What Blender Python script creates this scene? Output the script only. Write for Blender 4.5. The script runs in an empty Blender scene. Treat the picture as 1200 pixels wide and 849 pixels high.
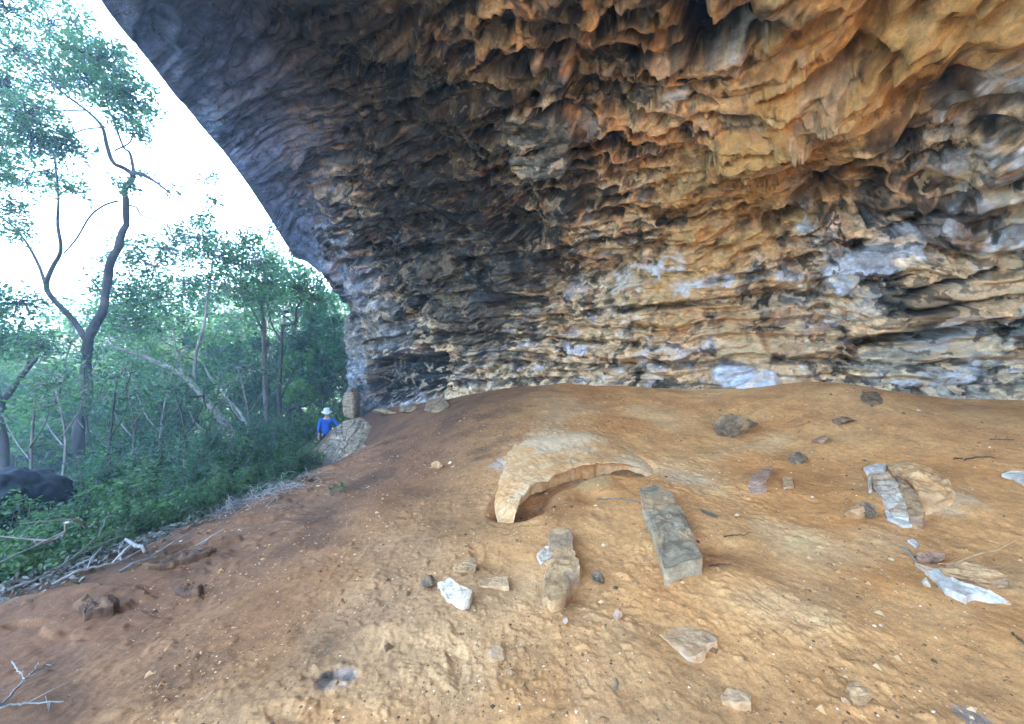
import bpy, bmesh, math, random
import numpy as np
from mathutils import Vector, Matrix

scene = bpy.context.scene
COL = scene.collection
F, CX, CY = 450.0, 600.0, 424.5          # photo pixels; camera at the origin, looking along +Y

# ------------------------------------------------------------------ helpers
def ray(u, v):
    return np.array([(u - CX) / F, 1.0, -(v - CY) / F])
def at(u, v, Y):
    return ray(u, v) * Y

def tag(o, label=None, cat=None, group=None, kind=None):
    if label: o['label'] = label
    if cat: o['category'] = cat
    if group: o['group'] = group
    if kind: o['kind'] = kind
    return o

def empty(name, loc=(0, 0, 0)):
    o = bpy.data.objects.new(name, None)
    o.empty_display_size = .1
    COL.objects.link(o)
    o.location = loc
    return o

def link(name, me, parent=None, mats=()):
    o = bpy.data.objects.new(name, me)
    COL.objects.link(o)
    for m in mats: me.materials.append(m)
    if parent is not None:
        o.parent = parent
        o.matrix_parent_inverse = Matrix.Translation(-Vector(parent.location))
    return o

def mesh_np(name, V, faces=None, quads=None, tris=None, smooth=True):
    """mesh from numpy vertices and quad / tri index arrays"""
    me = bpy.data.meshes.new(name)
    V = np.asarray(V, np.float32)
    parts, tot = [], []
    if quads is not None and len(quads): parts.append(np.asarray(quads, np.int32).ravel()); tot.append(np.full(len(quads), 4, np.int32))
    if tris is not None and len(tris): parts.append(np.asarray(tris, np.int32).ravel()); tot.append(np.full(len(tris), 3, np.int32))
    loops = np.concatenate(parts); tot = np.concatenate(tot)
    me.vertices.add(len(V)); me.vertices.foreach_set('co', V.ravel())
    me.loops.add(len(loops)); me.loops.foreach_set('vertex_index', loops)
    me.polygons.add(len(tot))
    st = np.zeros(len(tot), np.int32); st[1:] = np.cumsum(tot)[:-1]
    me.polygons.foreach_set('loop_start', st)
    me.polygons.foreach_set('loop_total', tot)
    me.polygons.foreach_set('use_smooth', np.full(len(tot), smooth))
    me.update(calc_edges=True)
    return me

def set_color(me, name, rgb):
    a = me.attributes.new(name, 'FLOAT_COLOR', 'POINT')
    c = np.ones((len(rgb), 4), np.float32); c[:, :3] = rgb
    a.data.foreach_set('color', c.ravel())
def set_vec(me, name, v):
    a = me.attributes.new(name, 'FLOAT_VECTOR', 'POINT')
    a.data.foreach_set('vector', np.asarray(v, np.float32).ravel())
def set_float(me, name, v):
    a = me.attributes.new(name, 'FLOAT', 'POINT')
    a.data.foreach_set('value', np.asarray(v, np.float32))

def grid_quads(nr, nc, wrap=False):
    i = np.arange(nr - 1)[:, None]; j = np.arange(nc if wrap else nc - 1)[None, :]
    j2 = (j + 1) % nc
    return np.stack([i * nc + j, i * nc + j2, (i + 1) * nc + j2, (i + 1) * nc + j], -1).reshape(-1, 4)

def lin(r, g, b, k=1.0):
    f = lambda c: ((c / 255 + .055) / 1.055) ** 2.4 if c > 10 else c / 255 / 12.92
    return np.array([f(r), f(g), f(b)]) * k

def sstep(a, b, x):
    t = np.clip((x - a) / (b - a), 0, 1)
    return t * t * (3 - 2 * t)

# ------------------------------------------------------------------ noise
_r = np.random.RandomState(7)
PERM = _r.permutation(256).astype(np.int32); PERM = np.concatenate([PERM, PERM, PERM])
GRAD = _r.normal(size=(256, 3)).astype(np.float32); GRAD /= np.linalg.norm(GRAD, axis=1)[:, None]
GRAD *= 1.5
def perlin(p):
    p = np.asarray(p, np.float32)
    i = np.floor(p).astype(np.int32); f = p - i; i &= 255
    u = f * f * f * (f * (f * 6 - 15) + 10)
    ux, uy, uz = u[:, 0], u[:, 1], u[:, 2]
    fx, fy, fz = f[:, 0], f[:, 1], f[:, 2]
    A = (PERM[i[:, 0]], PERM[(i[:, 0] + 1) & 255])
    out = None
    res = []
    for dx in (0, 1):
        for dy in (0, 1):
            B = PERM[A[dx] + ((i[:, 1] + dy) & 255)]
            c = []
            for dz in (0, 1):
                g = GRAD[PERM[B + ((i[:, 2] + dz) & 255)] & 255]
                c.append(g[:, 0] * (fx - dx) + g[:, 1] * (fy - dy) + g[:, 2] * (fz - dz))
            res.append(c[0] + uz * (c[1] - c[0]))
    a = res[0] + uy * (res[1] - res[0]); b = res[2] + uy * (res[3] - res[2])
    return a + ux * (b - a)
def fbm(p, octs=4, gain=.5, lac=2.03):
    s = 0; a = 1.0; p = np.asarray(p, np.float32)
    for k in range(octs):
        s = s + a * perlin(p + k * 17.3); p = p * lac; a *= gain
    return s
def ridged(p, octs=3, gain=.5, lac=2.1):
    s = 0; a = 1.0; p = np.asarray(p, np.float32)
    for k in range(octs):
        s = s + a * (1 - 2.2 * np.abs(perlin(p + k * 31.7))); p = p * lac; a *= gain
    return s

# ------------------------------------------------------------------ nodes
class NT:
    def __init__(s, name, disp=False):
        s.m = bpy.data.materials.new(name); s.m.use_nodes = True
        s.t = s.m.node_tree; s.t.nodes.clear()
        s.out = s.n('ShaderNodeOutputMaterial')
    def n(s, typ, **kw):
        nd = s.t.nodes.new(typ)
        for k, v in kw.items(): setattr(nd, k, v)
        return nd
    def set(s, sock, v):
        if isinstance(v, bpy.types.NodeSocket): s.t.links.new(v, sock)
        else:
            if hasattr(sock.default_value, '__len__') and hasattr(v, '__len__') and len(sock.default_value) == 4 and len(v) == 3: v = (*v, 1)
            sock.default_value = v
    def attr(s, name, out='Color'):
        return s.n('ShaderNodeAttribute', attribute_name=name).outputs[out]
    def coord(s): return s.n('ShaderNodeTexCoord').outputs['Object']
    def mapping(s, vec, scale=(1, 1, 1), rot=(0, 0, 0), loc=(0, 0, 0)):
        m = s.n('ShaderNodeMapping'); s.set(m.inputs['Vector'], vec)
        m.inputs['Scale'].default_value = scale; m.inputs['Rotation'].default_value = rot; m.inputs['Location'].default_value = loc
        return m.outputs[0]
    def noise(s, vec, scale, detail=5, rough=.55, dist=0, out='Fac'):
        m = s.n('ShaderNodeTexNoise'); s.set(m.inputs['Vector'], vec)
        m.inputs['Scale'].default_value = scale; m.inputs['Detail'].default_value = detail
        m.inputs['Roughness'].default_value = rough; m.inputs['Distortion'].default_value = dist
        return m.outputs[out]
    def voronoi(s, vec, scale, feature='F1', out='Distance'):
        m = s.n('ShaderNodeTexVoronoi', feature=feature); s.set(m.inputs['Vector'], vec); m.inputs['Scale'].default_value = scale
        return m.outputs[out]
    def ramp(s, fac, stops, interp='LINEAR'):
        r = s.n('ShaderNodeValToRGB'); s.set(r.inputs[0], fac); e = r.color_ramp; e.interpolation = interp
        while len(e.elements) < len(stops): e.elements.new(.5)
        for el, (p, c) in zip(e.elements, stops):
            el.position = p; el.color = (*c, 1) if hasattr(c, '__len__') else (c, c, c, 1)
        return r.outputs[0]
    def mix(s, fac, a, b, blend='MIX'):
        m = s.n('ShaderNodeMix', data_type='RGBA', blend_type=blend)
        s.set(m.inputs[0], fac); s.set(m.inputs[6], a); s.set(m.inputs[7], b)
        return m.outputs[2]
    def math(s, op, a, b=0.0, clamp=False):
        m = s.n('ShaderNodeMath', operation=op, use_clamp=clamp); s.set(m.inputs[0], a); s.set(m.inputs[1], b)
        return m.outputs[0]
    def bump(s, h, strength=.5, dist=.02, normal=None):
        b = s.n('ShaderNodeBump'); s.set(b.inputs['Height'], h)
        b.inputs['Strength'].default_value = strength; b.inputs['Distance'].default_value = dist
        if normal is not None: s.set(b.inputs['Normal'], normal)
        return b.outputs[0]
    def pbr(s, color, rough=.8, normal=None, spec=.3):
        p = s.n('ShaderNodeBsdfPrincipled'); s.set(p.inputs['Base Color'], color); s.set(p.inputs['Roughness'], rough)
        p.inputs['Specular IOR Level'].default_value = spec
        if normal is not None: s.set(p.inputs['Normal'], normal)
        s.t.links.new(p.outputs[0], s.out.inputs[0])
        return p

# ------------------------------------------------------------------ ground
GP = [  # control points: photo pixel + depth, or world (x, y, z)
    at(600, 849, 1.72), at(0, 849, 1.80), at(1200, 849, 1.65), at(300, 849, 1.76), at(900, 849, 1.68),
    at(0, 690, 3.25), at(90, 660, 3.95), at(180, 632, 4.5), at(270, 594, 5.8), at(350, 562, 7.6), at(392, 540, 10.0), at(412, 492, 12.8), at(384, 552, 9.2),
    at(600, 600, 3.9), at(600, 520, 6.0), at(600, 470, 8.6), at(640, 450, 10.2), at(850, 600, 3.8), at(850, 520, 5.7), at(830, 462, 7.9),
    at(1000, 520, 5.0), at(1000, 452, 6.6), at(1000, 600, 3.65), at(1200, 520, 4.4), at(1200, 472, 5.9), at(1200, 600, 3.4),
    at(400, 600, 4.6), at(440, 520, 8.6), at(500, 480, 10.8), at(500, 560, 5.6), at(200, 720, 2.75), at(1100, 470, 6.3), at(740, 455, 9.0),
    (0, -3, -1.75), (5, -3, -1.45), (9, 0, -.8), (-3, -3, -2.0), (2, -10, -1.7), (9, -6, -1.1), (4, 0, -1.45), (0, 0, -1.63), (-2.4, 0, -1.75),
    (11, 4, -.4), (5, 11, -.4), (0, 14, -.5),
    (-6.2, 3.2, -3.0), (-5.9, 5.5, -3.0), (-6.0, 8.0, -3.1), (-6.2, 10.5, -3.2), (-6.75, 14, -3.42), (-6.5, 0, -2.9), (-6, -4, -2.9),
    (-9, 4, -4.6), (-9, 9, -4.7), (-9.5, 14, -4.6), (-9, -2, -4.5), (-14, 6, -6.6), (-14, 14, -6.4), (-13, -4, -6.3), (-8, 20, -4.4), (-14, 22, -6.5), (-2, 20, -2.5),
]
GP = np.array([np.asarray(p, float) for p in GP])
def _tps_fit(P):
    n = len(P); d = np.linalg.norm(P[:, None, :2] - P[None, :, :2], axis=2)
    K = np.where(d > 0, d * d * np.log(np.maximum(d, 1e-9)), 0) + np.eye(n) * .02
    A = np.zeros((n + 3, n + 3)); A[:n, :n] = K; A[:n, n] = 1; A[:n, n + 1:] = P[:, :2]; A[n, :n] = 1; A[n + 1:, :n] = P[:, :2].T
    return np.linalg.solve(A, np.concatenate([P[:, 2], np.zeros(3)]))
_W = _tps_fit(GP)
def tps(x, y):
    x = np.asarray(x, float); y = np.asarray(y, float)
    s = _W[-3] + _W[-2] * x + _W[-1] * y
    for k in range(len(GP)):
        d2 = (x - GP[k, 0]) ** 2 + (y - GP[k, 1]) ** 2
        s = s + _W[k] * .5 * d2 * np.log(np.maximum(d2, 1e-12))
    return s
DIPS = []   # (x, y, radius, depth): hollows and mounds worn in the sand
def ground_z(x, y):
    x = np.asarray(x, float); y = np.asarray(y, float)
    xc = np.clip(x, -13.5, 12); yc = np.clip(y, -11, 21)
    z = tps(xc, yc)
    ox = np.maximum(-13.5 - x, 0); oy = np.maximum(y - 21, 0); o2 = np.maximum(-11 - y, 0); rx = np.maximum(x - 12, 0)
    out = np.hypot(ox, np.hypot(oy, o2))
    zf = -10 + 16 * sstep(35, 110, out) + 10 * sstep(100, 300, out) + 1.5 * np.sin(x * .06) * np.cos(y * .05)
    z = z + (zf - z) * sstep(0, 22, out) * sstep(-60, -8, -rx)
    for (px, py, r, d) in DIPS:
        q = ((x - px) ** 2 + (y - py) ** 2) / (r * r)
        z = z + d * np.exp(-q * 1.5)
    return z
def hit(u, v, lift=0.0):
    """photo pixel -> point on the ground (or on the sheet lift metres above it)"""
    r = ray(u, v); t = np.arange(.8, 16, .01)
    P = r[None] * t[:, None]
    below = P[:, 2] < ground_z(P[:, 0], P[:, 1]) + lift
    k = int(np.argmax(below)) if below.any() else len(t) - 1
    if k > 0:
        lo, hi = t[k - 1], t[k]
        for _ in range(12):
            m = .5 * (lo + hi); p = r * m
            if p[2] < float(ground_z(p[0], p[1])) + lift: hi = m
            else: lo = m
        return r * hi
    return P[k]
def dip(u, v, r, d):
    p = hit(u, v); DIPS.append((p[0], p[1], r, d))
# hollow under the sandstone shelf, behind the slabs, humps and scrapes
for a in [(690, 575, .30, -.10), (640, 585, .22, -.08), (735, 565, .25, -.05), (668, 690, .20, -.06), (700, 640, .4, -.05),
          (900, 570, .45, .07), (1090, 585, .55, .10), (1010, 590, .3, .05), (700, 520, .6, .08), (850, 690, .35, .05), (832, 640, .22, -.07),
          (560, 700, .25, .03), (1140, 700, .3, -.03), (960, 720, .35, .03), (430, 600, .5, .05), (480, 720, .3, .03)]:
    dip(*a)

SHELF_FRONT = [(600, 609), (606, 594), (614, 578), (628, 567), (648, 557), (668, 549), (690, 542), (715, 541), (740, 545), (766, 550)]
# ------------------------------------------------------------------ cave rock: one sandstone shell
def catmull(P, n, uniform=None):
    """P (k, ..., ) control rows -> n rows (parameter list in `uniform` if given)"""
    P = np.asarray(P, float); k = len(P)
    t = np.linspace(0, k - 1, n) if uniform is None else np.asarray(uniform)
    i = np.clip(np.floor(t).astype(int), 0, k - 2); f = (t - i).reshape((-1,) + (1,) * (P.ndim - 1))
    Q = np.concatenate([[2 * P[0] - P[1]], P, [2 * P[-1] - P[-2]]])
    a, b, c, d = Q[i], Q[i + 1], Q[i + 2], Q[i + 3]
    return .5 * ((2 * b) + (c - a) * f + (2 * a - 5 * b + 4 * c - d) * f ** 2 + (3 * b - a - 3 * c + d) * f ** 3)

LIPS = [None, at(330, 278, 11.4), at(308, 243, 10.3), at(283, 206, 9.2), at(247, 160, 8.2), at(208, 115, 7.2), at(165, 60, 6.2), at(128, 15, 5.4),
        at(80, -55, 4.6), (-5.0, 3.2, 5.1), (-4.3, 1.2, 5.1), (-3.0, -1.2, 5.2), (-1.0, -3.4, 5.2), (2.0, -5.6, 5.2), (5.5, -8.0, 4.8)]  # unseen lip behind the camera, placed to let light into the cave
BASES = [None, at(436, 480, 12.5), at(484, 471, 11.7), at(560, 457, 10.7), at(673, 454, 9.7), at(825, 458, 8.2), at(960, 450, 7.3), at(1060, 455, 6.7),
         at(1200, 468, 6.0), (8.9, 4.2, -.55), (9.9, 1.8, -.7), (10.6, -.8, -.9), (11, -3.4, -1.0), (11.2, -6, -1.1), (11.2, -8.5, -1.3)]
HS = [0, .015, .085, .25, .50, .78, 1.0]
GS = [0, .26, .50, .74, .92, 1.02, 0]
rows = [[at(413, 490, 13.0), at(405, 448, 13.1), at(404, 405, 13.1), at(401, 368, 13.1), at(386, 334, 13.0), at(366, 311, 12.8), at(344, 301, 12.5)]]
for b, l in zip(BASES[1:], LIPS[1:]):
    b = np.array(b); l = np.array(l); b = b + np.array([0, 0, -.12]); pr = []
    wide = np.linalg.norm((l - b)[:2]); zmax = l[2] + min(.5, .05 * wide)
    for h, g in zip(HS, GS):
        p = b + (l - b) * h
        p[2] = b[2] + (zmax - b[2]) * g if h < 1 else l[2]
        pr.append(p)
    rows.append(pr)
CTRL = np.array([np.array(r) for r in rows])            # stations x 7 x 3
NS, NT_ = 1160, 580
# denser stations where the rock is far and in view (stations 0..8 seen)
sp = np.concatenate([np.linspace(0, 8.3, NS - 130, endpoint=False), np.linspace(8.3, len(rows) - 1, 130)])
tp = np.linspace(0, 1, NT_) ** 1.0 * 6
tmp = catmull(CTRL, NS, sp)                              # NS x 7 x 3
BASE = np.swapaxes(catmull(np.swapaxes(tmp, 0, 1), NT_, tp), 0, 1)   # NS x NT x 3
dS = np.gradient(BASE, axis=0); dT = np.gradient(BASE, axis=1)
Nrm = np.cross(dS, dT); Nrm /= np.linalg.norm(Nrm, axis=2)[..., None] + 1e-9
# make the normal face the cave's inside
inside = np.array([0, 3.5, .8]) - BASE
flip = np.sign((Nrm * inside).sum(2)).mean()
Nrm *= np.sign(flip)
lenS = np.linalg.norm(dS, axis=2); lenT = np.linalg.norm(dT, axis=2)
Sarc = np.cumsum(lenS.mean(1))[:, None] * np.ones((1, NT_)); Tarc = np.cumsum(lenT, axis=1)
Bf = BASE.reshape(-1, 3); Nf = Nrm.reshape(-1, 3)
S = Sarc.ravel().astype(np.float32); T = Tarc.ravel().astype(np.float32)
tt = (np.arange(NT_) / (NT_ - 1))[None].repeat(NS, 0).ravel(); ss = sp[:, None].repeat(NT_, 1).ravel()
X, Y, Z = Bf.T
Yc = np.where(Y > .3, Y, np.nan)
PU = np.where(Y > .3, CX + F * X / Yc, -9e3); PV = np.where(Y > .3, CY - F * Z / Yc, -9e3)
def rock_hit(u, v):
    """where the line of sight meets the rock: (point, pixel scale)"""
    k = int(np.argmin((PU - u) ** 2 + (PV - v) ** 2)); return Bf[k], k

# bedding coordinate: strata follow the back wall and fan out over the roof
P3 = np.stack([X, Y, Z], 1).astype(np.float32)
w1 = fbm(P3 * .45, 3); w2 = fbm(P3 * .45 + 40, 3)
w3 = fbm(P3 * 1.3 + 11, 2)
st = np.stack([S * .55 + .35 * w1 + .1 * w3, T + .32 * w2 + .07 * w3, .6 * w1 + .1 * Z], 1).astype(np.float32)

def seg_dist(P, a, b):
    a, b = np.array(a), np.array(b); ab = b - a
    t = np.clip(((P - a) @ ab) / max(ab @ ab, 1e-9), 0, 1)
    return np.linalg.norm(P - a - t[:, None] * ab, axis=1)
JIT = fbm(P3 * 2.6 + 5, 4); JIT2 = fbm(P3 * 6 + 77, 3)
def patch(pix, w, soft=.35, jit=.45):
    """0..1 mask round a polyline of photo pixels laid on the rock, w pixels half-wide, ragged edge"""
    pts = [rock_hit(*p)[0] for p in pix]; d = None
    if len(pts) == 1: pts = pts * 2
    sc = np.mean([p[1] for p in pts]) / F
    for a, b in zip(pts, pts[1:]):
        e = seg_dist(P3, a, b); d = e if d is None else np.minimum(d, e)
    d = d / (w * sc) + jit * JIT + .25 * jit * JIT2
    return 1 - sstep(1 - soft, 1 + soft, d)

lipf = sstep(.64, .94, tt)                               # smooth lip
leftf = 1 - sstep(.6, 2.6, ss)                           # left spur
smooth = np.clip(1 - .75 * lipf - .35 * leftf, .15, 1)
big = fbm(np.stack([S * .35 + w2 * .5, T * .6, Z * .3], 1), 3)
mid = ridged(st * np.array([1.1, 1.7, 1]), 3)
cav = fbm(st * np.array([1.6, 2.2, 1]) + 9, 3)
flow = ridged(np.stack([st[:, 0] * 2.2 + .8 * cav, st[:, 1] * 5.0 + .9 * cav, st[:, 2] * 2], 1), 3, .55)
chunk = fbm(np.stack([S * 2.6, T * 3.4 + .8 * w3, Z], 1), 4, .6)
fine = fbm(np.stack([S * 7 + .3 * cav, T * (8 + 4 * (Z < 1.2)) + .4 * cav, Z * 2], 1), 3, .6)
# bedding planes: terraced ledges low on the wall
low = 1 - sstep(1.0, 2.6, Z)
zz = Z + .25 * w2 + .10 * w3 + .03 * S
def terr(x, p, sharp=.82):
    f = (x / p) % 1.0
    return np.where(f < sharp, f / sharp, (1 - f) / (1 - sharp))
ledge = terr(-zz, .36) * .16 + terr(-zz + .4 * JIT * .2, .13) * .07
ledge_mask = low * sstep(1.2, 2.6, ss)
right_ledge = patch([(1000, 400), (1100, 370), (1210, 345)], 60, .6) 
# joint-bounded blocks: every cell stands at its own height and tilt
def cells(q, seed):
    i = np.floor(q).astype(np.int32); best = np.full(len(q), 9., np.float32); second = best.copy(); out = np.zeros((len(q), 4), np.float32)
    rr = np.random.RandomState(seed); tab = rr.rand(256, 6).astype(np.float32)
    for dx in (-1, 0, 1):
        for dy in (-1, 0, 1):
            hx = PERM[((i[:, 0] + dx) & 255)]; hh = PERM[hx + ((i[:, 1] + dy) & 255)] & 255; t = tab[hh]
            ox = q[:, 0] - (i[:, 0] + dx + .1 + .8 * t[:, 0]); oy = q[:, 1] - (i[:, 1] + dy + .1 + .8 * t[:, 1]); dd = ox * ox + oy * oy
            b = dd < best; second = np.where(b, best, np.minimum(second, dd)); best = np.where(b, dd, best)
            out[b, 0] = (t[:, 2] - .5 + (t[:, 3] - .5) * ox * 1.3 + (t[:, 4] - .5) * oy * 1.3)[b]; out[b, 1] = t[b, 5]; out[b, 2] = t[b, 2]
    out[:, 3] = np.sqrt(second) - np.sqrt(best)
    return out
cq = np.stack([S + .9 * w1 + .22 * JIT, T + .9 * w2 + .22 * w3 + .12 * JIT2], 1)
k1 = cells(cq * np.array([.75, 1.15]), 1); k2 = cells(cq * np.array([1.9, 2.6]) + 7, 2); k3 = cells(cq * np.array([5, 7.0]) + 3 + .2 * JIT2[:, None], 3)
hm = sstep(-.25, .35, fbm(P3 * .55 + 300, 2))            # where the rock is blocky, and where it is worn smooth
def terr(x, p, sharp=.82):
    f = (x / p) % 1.0
    return np.where(f < sharp, f / sharp, (1 - f) / (1 - sharp))
fold = ridged(np.stack([st[:, 0] * .9 + .35 * w3, st[:, 1] * 1.5 + .25 * w3, st[:, 2] * 1.2], 1), 2, .45)
ledge2 = terr(T + .38 * w2 + .16 * w3 + .05 * JIT, .85, .78) * sstep(-.25, .3, fbm(st * .9 + 510, 2)) + .18 * terr(T + .3 * w1 + .12 * w3 + .05 * JIT + 3, .37, .75) * sstep(-.1, .4, fbm(st * 1.2 + 540, 2))
hol = sstep(.30, .46, fbm(st * np.array([1.5, 1.5, 1.3]) + 610, 3, .5)) + .6 * sstep(.34, .48, fbm(st * np.array([3.2, 3.4, 3]) + 650, 3, .5))
raised = sstep(.28, .42, fbm(st * np.array([1.7, 1.9, 1.5]) + 710, 3, .5))
up_ = 1 - low
calmz = sstep(-.1, .45, fbm(P3 * .75 + 400, 3))           # zones worn smooth
rgh = 1 - .8 * calmz
hol = sstep(.22, .40, fbm(st * np.array([1.0, 1.15, 1.0]) + 610, 2, .45)) * (1 - .3 * JIT2) + .5 * sstep(.30, .42, fbm(st * np.array([2.6, 3.0, 2.4]) + 650, 3, .5))
folds = ridged(np.stack([st[:, 0] * .75 + .5 * w3, st[:, 1] * 2.3 + .5 * w3 + .3 * cav, st[:, 2] * 1.2], 1), 2, .45)
lump_ = 1 - np.abs(fbm(st * np.array([1.6, 2.0, 1.4]) + 811, 2, .4)) * 2.2                   # rounded bosses split by creases
d = (.42 * big + .20 * cav * (1 - .5 * low) + .035 * folds * up_ - .34 * hol * (1 - .6 * low) - .10 * (lump_ - .5) * up_
     + rgh * hm * (.42 * k1[:, 0] * (1 - .5 * low) + .20 * k2[:, 0]) + rgh * (.25 + .75 * hm) * (.030 + .03 * low) * k3[:, 0] + rgh * .022 * chunk + (.006 + .012 * low) * fine)
# tafoni: scooped holes with sharp rims over the roof
taf = ridged(st * np.array([1.35, 1.5, 1.2]) + 63, 2, .4)
tafm = sstep(.05, .5, fbm(P3 * .4 + 90, 2) + .25) * (1 - low) * sstep(2, 4, ss) * (1 - lipf)
d = d + .8 * tafm * np.where(taf > .55, (taf - .55) * .35, -.10 * (.55 - taf))
d = d * smooth + ledge_mask * (ledge * (1 + .8 * right_ledge) + .03 * fine - .1)
# honeycomb hollows with scalloped rims over the upper middle
k4 = cells(np.stack([S + .55 * w1 + .30 * JIT + .25 * w3, T + .55 * w2 + .34 * w3 + .10 * JIT2], 1) * np.array([1.05, 1.35]) + 31, 9)
tz = np.maximum(patch([(590, 40), (690, 60), (790, 50), (770, 120), (700, 140)], 80, .5, .5), .55 * patch([(560, 200), (660, 260), (820, 250)], 55, .5, .6))
tz = np.maximum(tz, .5 * patch([(930, 330), (1000, 260), (1120, 200)], 50, .5, .6))
rimw = k4[:, 3] + .06 * JIT2
d = d * (1 - .5 * tz) + tz * (.05 - .34 * sstep(.06, .42, rimw) * (.55 + .9 * k4[:, 1]))
m_scal = tz * (1 - sstep(.05, .17, rimw))
# ---- single features seen in the photo
FEAT = []
def feature(pix, w, push, soft=.3, jit=.4, flat=0.0):
    global d
    m = patch(pix, w, soft, jit)
    if flat: d = d * (1 - flat * m)
    d = d + push * m
    return m
m_slab = feature([(612, 146), (658, 150), (650, 192), (616, 186)], 17, .30, .06, .5, .8)      # grey block in the roof
m_slab2 = feature([(652, 96)], 15, .2, .2, .3, .7)
m_blk = feature([(665, 240)], 15, .25, .25, .4, .4)
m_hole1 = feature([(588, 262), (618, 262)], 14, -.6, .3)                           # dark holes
m_shadow_line2 = feature([(1010, 190), (1060, 175)], 12, -.25, .4)
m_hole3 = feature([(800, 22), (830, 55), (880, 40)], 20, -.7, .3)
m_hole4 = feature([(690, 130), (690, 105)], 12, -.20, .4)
m_shadow_line5 = feature([(880, 350), (930, 347)], 9, -.28, .4)
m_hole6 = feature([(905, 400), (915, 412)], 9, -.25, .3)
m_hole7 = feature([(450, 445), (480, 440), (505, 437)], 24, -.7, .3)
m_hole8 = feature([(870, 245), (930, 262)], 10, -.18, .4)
m_under = feature([(1005, 400), (1090, 391), (1215, 375)], 5, -.34, .3, .15)
m_crk = np.zeros(len(P3))
for pix, w in [([(1058, 363), (1130, 352), (1215, 339)], 3), ([(1062, 341), (1110, 330), (1165, 316)], 2.5), ([(425, 402), (470, 396), (560, 392), (650, 397), (745, 404)], 3.5), ([(520, 428), (600, 424), (690, 430), (780, 428)], 3), ([(790, 429), (880, 424), (1000, 424)], 4),
               ([(540, 450), (640, 446), (760, 452), (840, 455)], 4), ([(690, 366), (780, 358), (860, 352), (960, 346)], 4), ([(470, 350), (560, 345), (640, 352)], 3.5), ([(540, 305), (640, 296), (730, 280), (800, 262)], 4), ([(640, 232), (700, 226), (780, 200)], 4),
               ([(500, 200), (560, 215), (590, 240)], 4), ([(470, 130), (520, 170), (570, 190)], 5), ([(830, 330), (900, 320), (960, 300)], 3.5), ([(1050, 270), (1120, 240), (1190, 225)], 5), ([(1000, 290), (1060, 262)], 3.5), ([(420, 330), (470, 300), (520, 290)], 4), ([(560, 90), (620, 110), (690, 100)], 4), ([(700, 215), (760, 205)], 4)]:
    m_crk = np.maximum(m_crk, feature(pix, w, -.20, .5, .45))
m_lay1 = feature([(1000, 386), (1095, 373), (1215, 352)], 11, .40, .15, .2, .7)
m_lay2 = feature([(1070, 352), (1120, 341), (1215, 326)], 11, .30, .15, .25, .7)
m_lay3 = feature([(1062, 330), (1110, 316), (1155, 306)], 8, .20, .15, .3, .6)
m_lay4 = feature([(1020, 420), (1080, 414), (1150, 404)], 14, .14, .15, .25, .7)
m_rib = np.zeros(len(P3))
for pix, w in [([(832, 2), (835, 20), (800, 40), (775, 48), (768, 75), (790, 95), (785, 110), (758, 135), (735, 160)], 8), ([(690, 0), (700, 30), (680, 60), (662, 85)], 8),
               ([(770, 5), (790, 35)], 5), ([(660, 130), (675, 138), (668, 150)], 5), ([(600, 10), (610, 45)], 5), ([(735, 165), (770, 160), (800, 175)], 10), ([(578, 200), (588, 185), (600, 205)], 7)]:
    m_rib = np.maximum(m_rib, feature(pix, w * .8, .03, .5, .6))
m_gold = patch([(800, 320), (880, 230), (960, 120), (1060, 30)], 75, .5, .6)
gflow = ridged(np.stack([st[:, 0] * .9 + .8 * cav, st[:, 1] * 3.4 + 1.2 * cav, st[:, 2]], 1), 3, .6)
gl2 = ridged(np.stack([st[:, 0] * 1.1 + .3 * cav, st[:, 1] * 8.5 + 1.4 * cav, st[:, 2]], 1), 2, .5)
d = d + m_gold * (.022 * gl2 + .10 * gflow + .26 * (patch([(760, 230), (850, 180), (960, 110)], 22, .6) + patch([(900, 180), (980, 120), (1080, 60)], 18, .6)) - .04)
m_edge = feature([(905, 262), (985, 205), (1060, 165), (1125, 105)], 11, -.40, .35, .4)
m_face = feature([(985, 325), (1050, 285)], 20, .22, .12, .35, .85)
# grey-white mineral crusts
m_white = np.zeros(len(P3))
for pix, w in [([(830, 90), (865, 65), (915, 10)], 15), ([(780, 120), (800, 112)], 9), ([(1085, 145), (1150, 100), (1190, 90)], 13), ([(1120, 255), (1165, 235), (1200, 205)], 20),
               ([(1140, 290), (1195, 285)], 13), ([(1165, 175), (1195, 180)], 10), ([(1000, 335), (1010, 355)], 10), ([(910, 315), (935, 330)], 9), ([(725, 330), (790, 308)], 10), ([(800, 340), (860, 330)], 9),
               ([(660, 405), (685, 410)], 5), ([(845, 437), (860, 437)], 12), ([(880, 447), (905, 447)], 12), ([(925, 447), (950, 445)], 6), ([(1050, 450), (1075, 450)], 5), ([(1110, 446), (1135, 446)], 6),
               ([(940, 265), (965, 270)], 7), ([(1010, 350), (1040, 345)], 8)]:
    m_white = np.maximum(m_white, patch(pix, w, .45, .75))
d = d * (1 - .45 * m_white) + .05 * m_white
m_lump = feature([(852, 440), (893, 448)], 15, .25, .3, .2)
# keep the foot of the wall and the very lip from wandering
d = d * sstep(-.02, .10, tt + .02) * (1 - .7 * sstep(.96, 1, tt))
RP = Bf + Nf * d[:, None]
RP[:, 2] += np.where(tt > .0, .03 * w3 * (1 - tt), 0)

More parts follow.
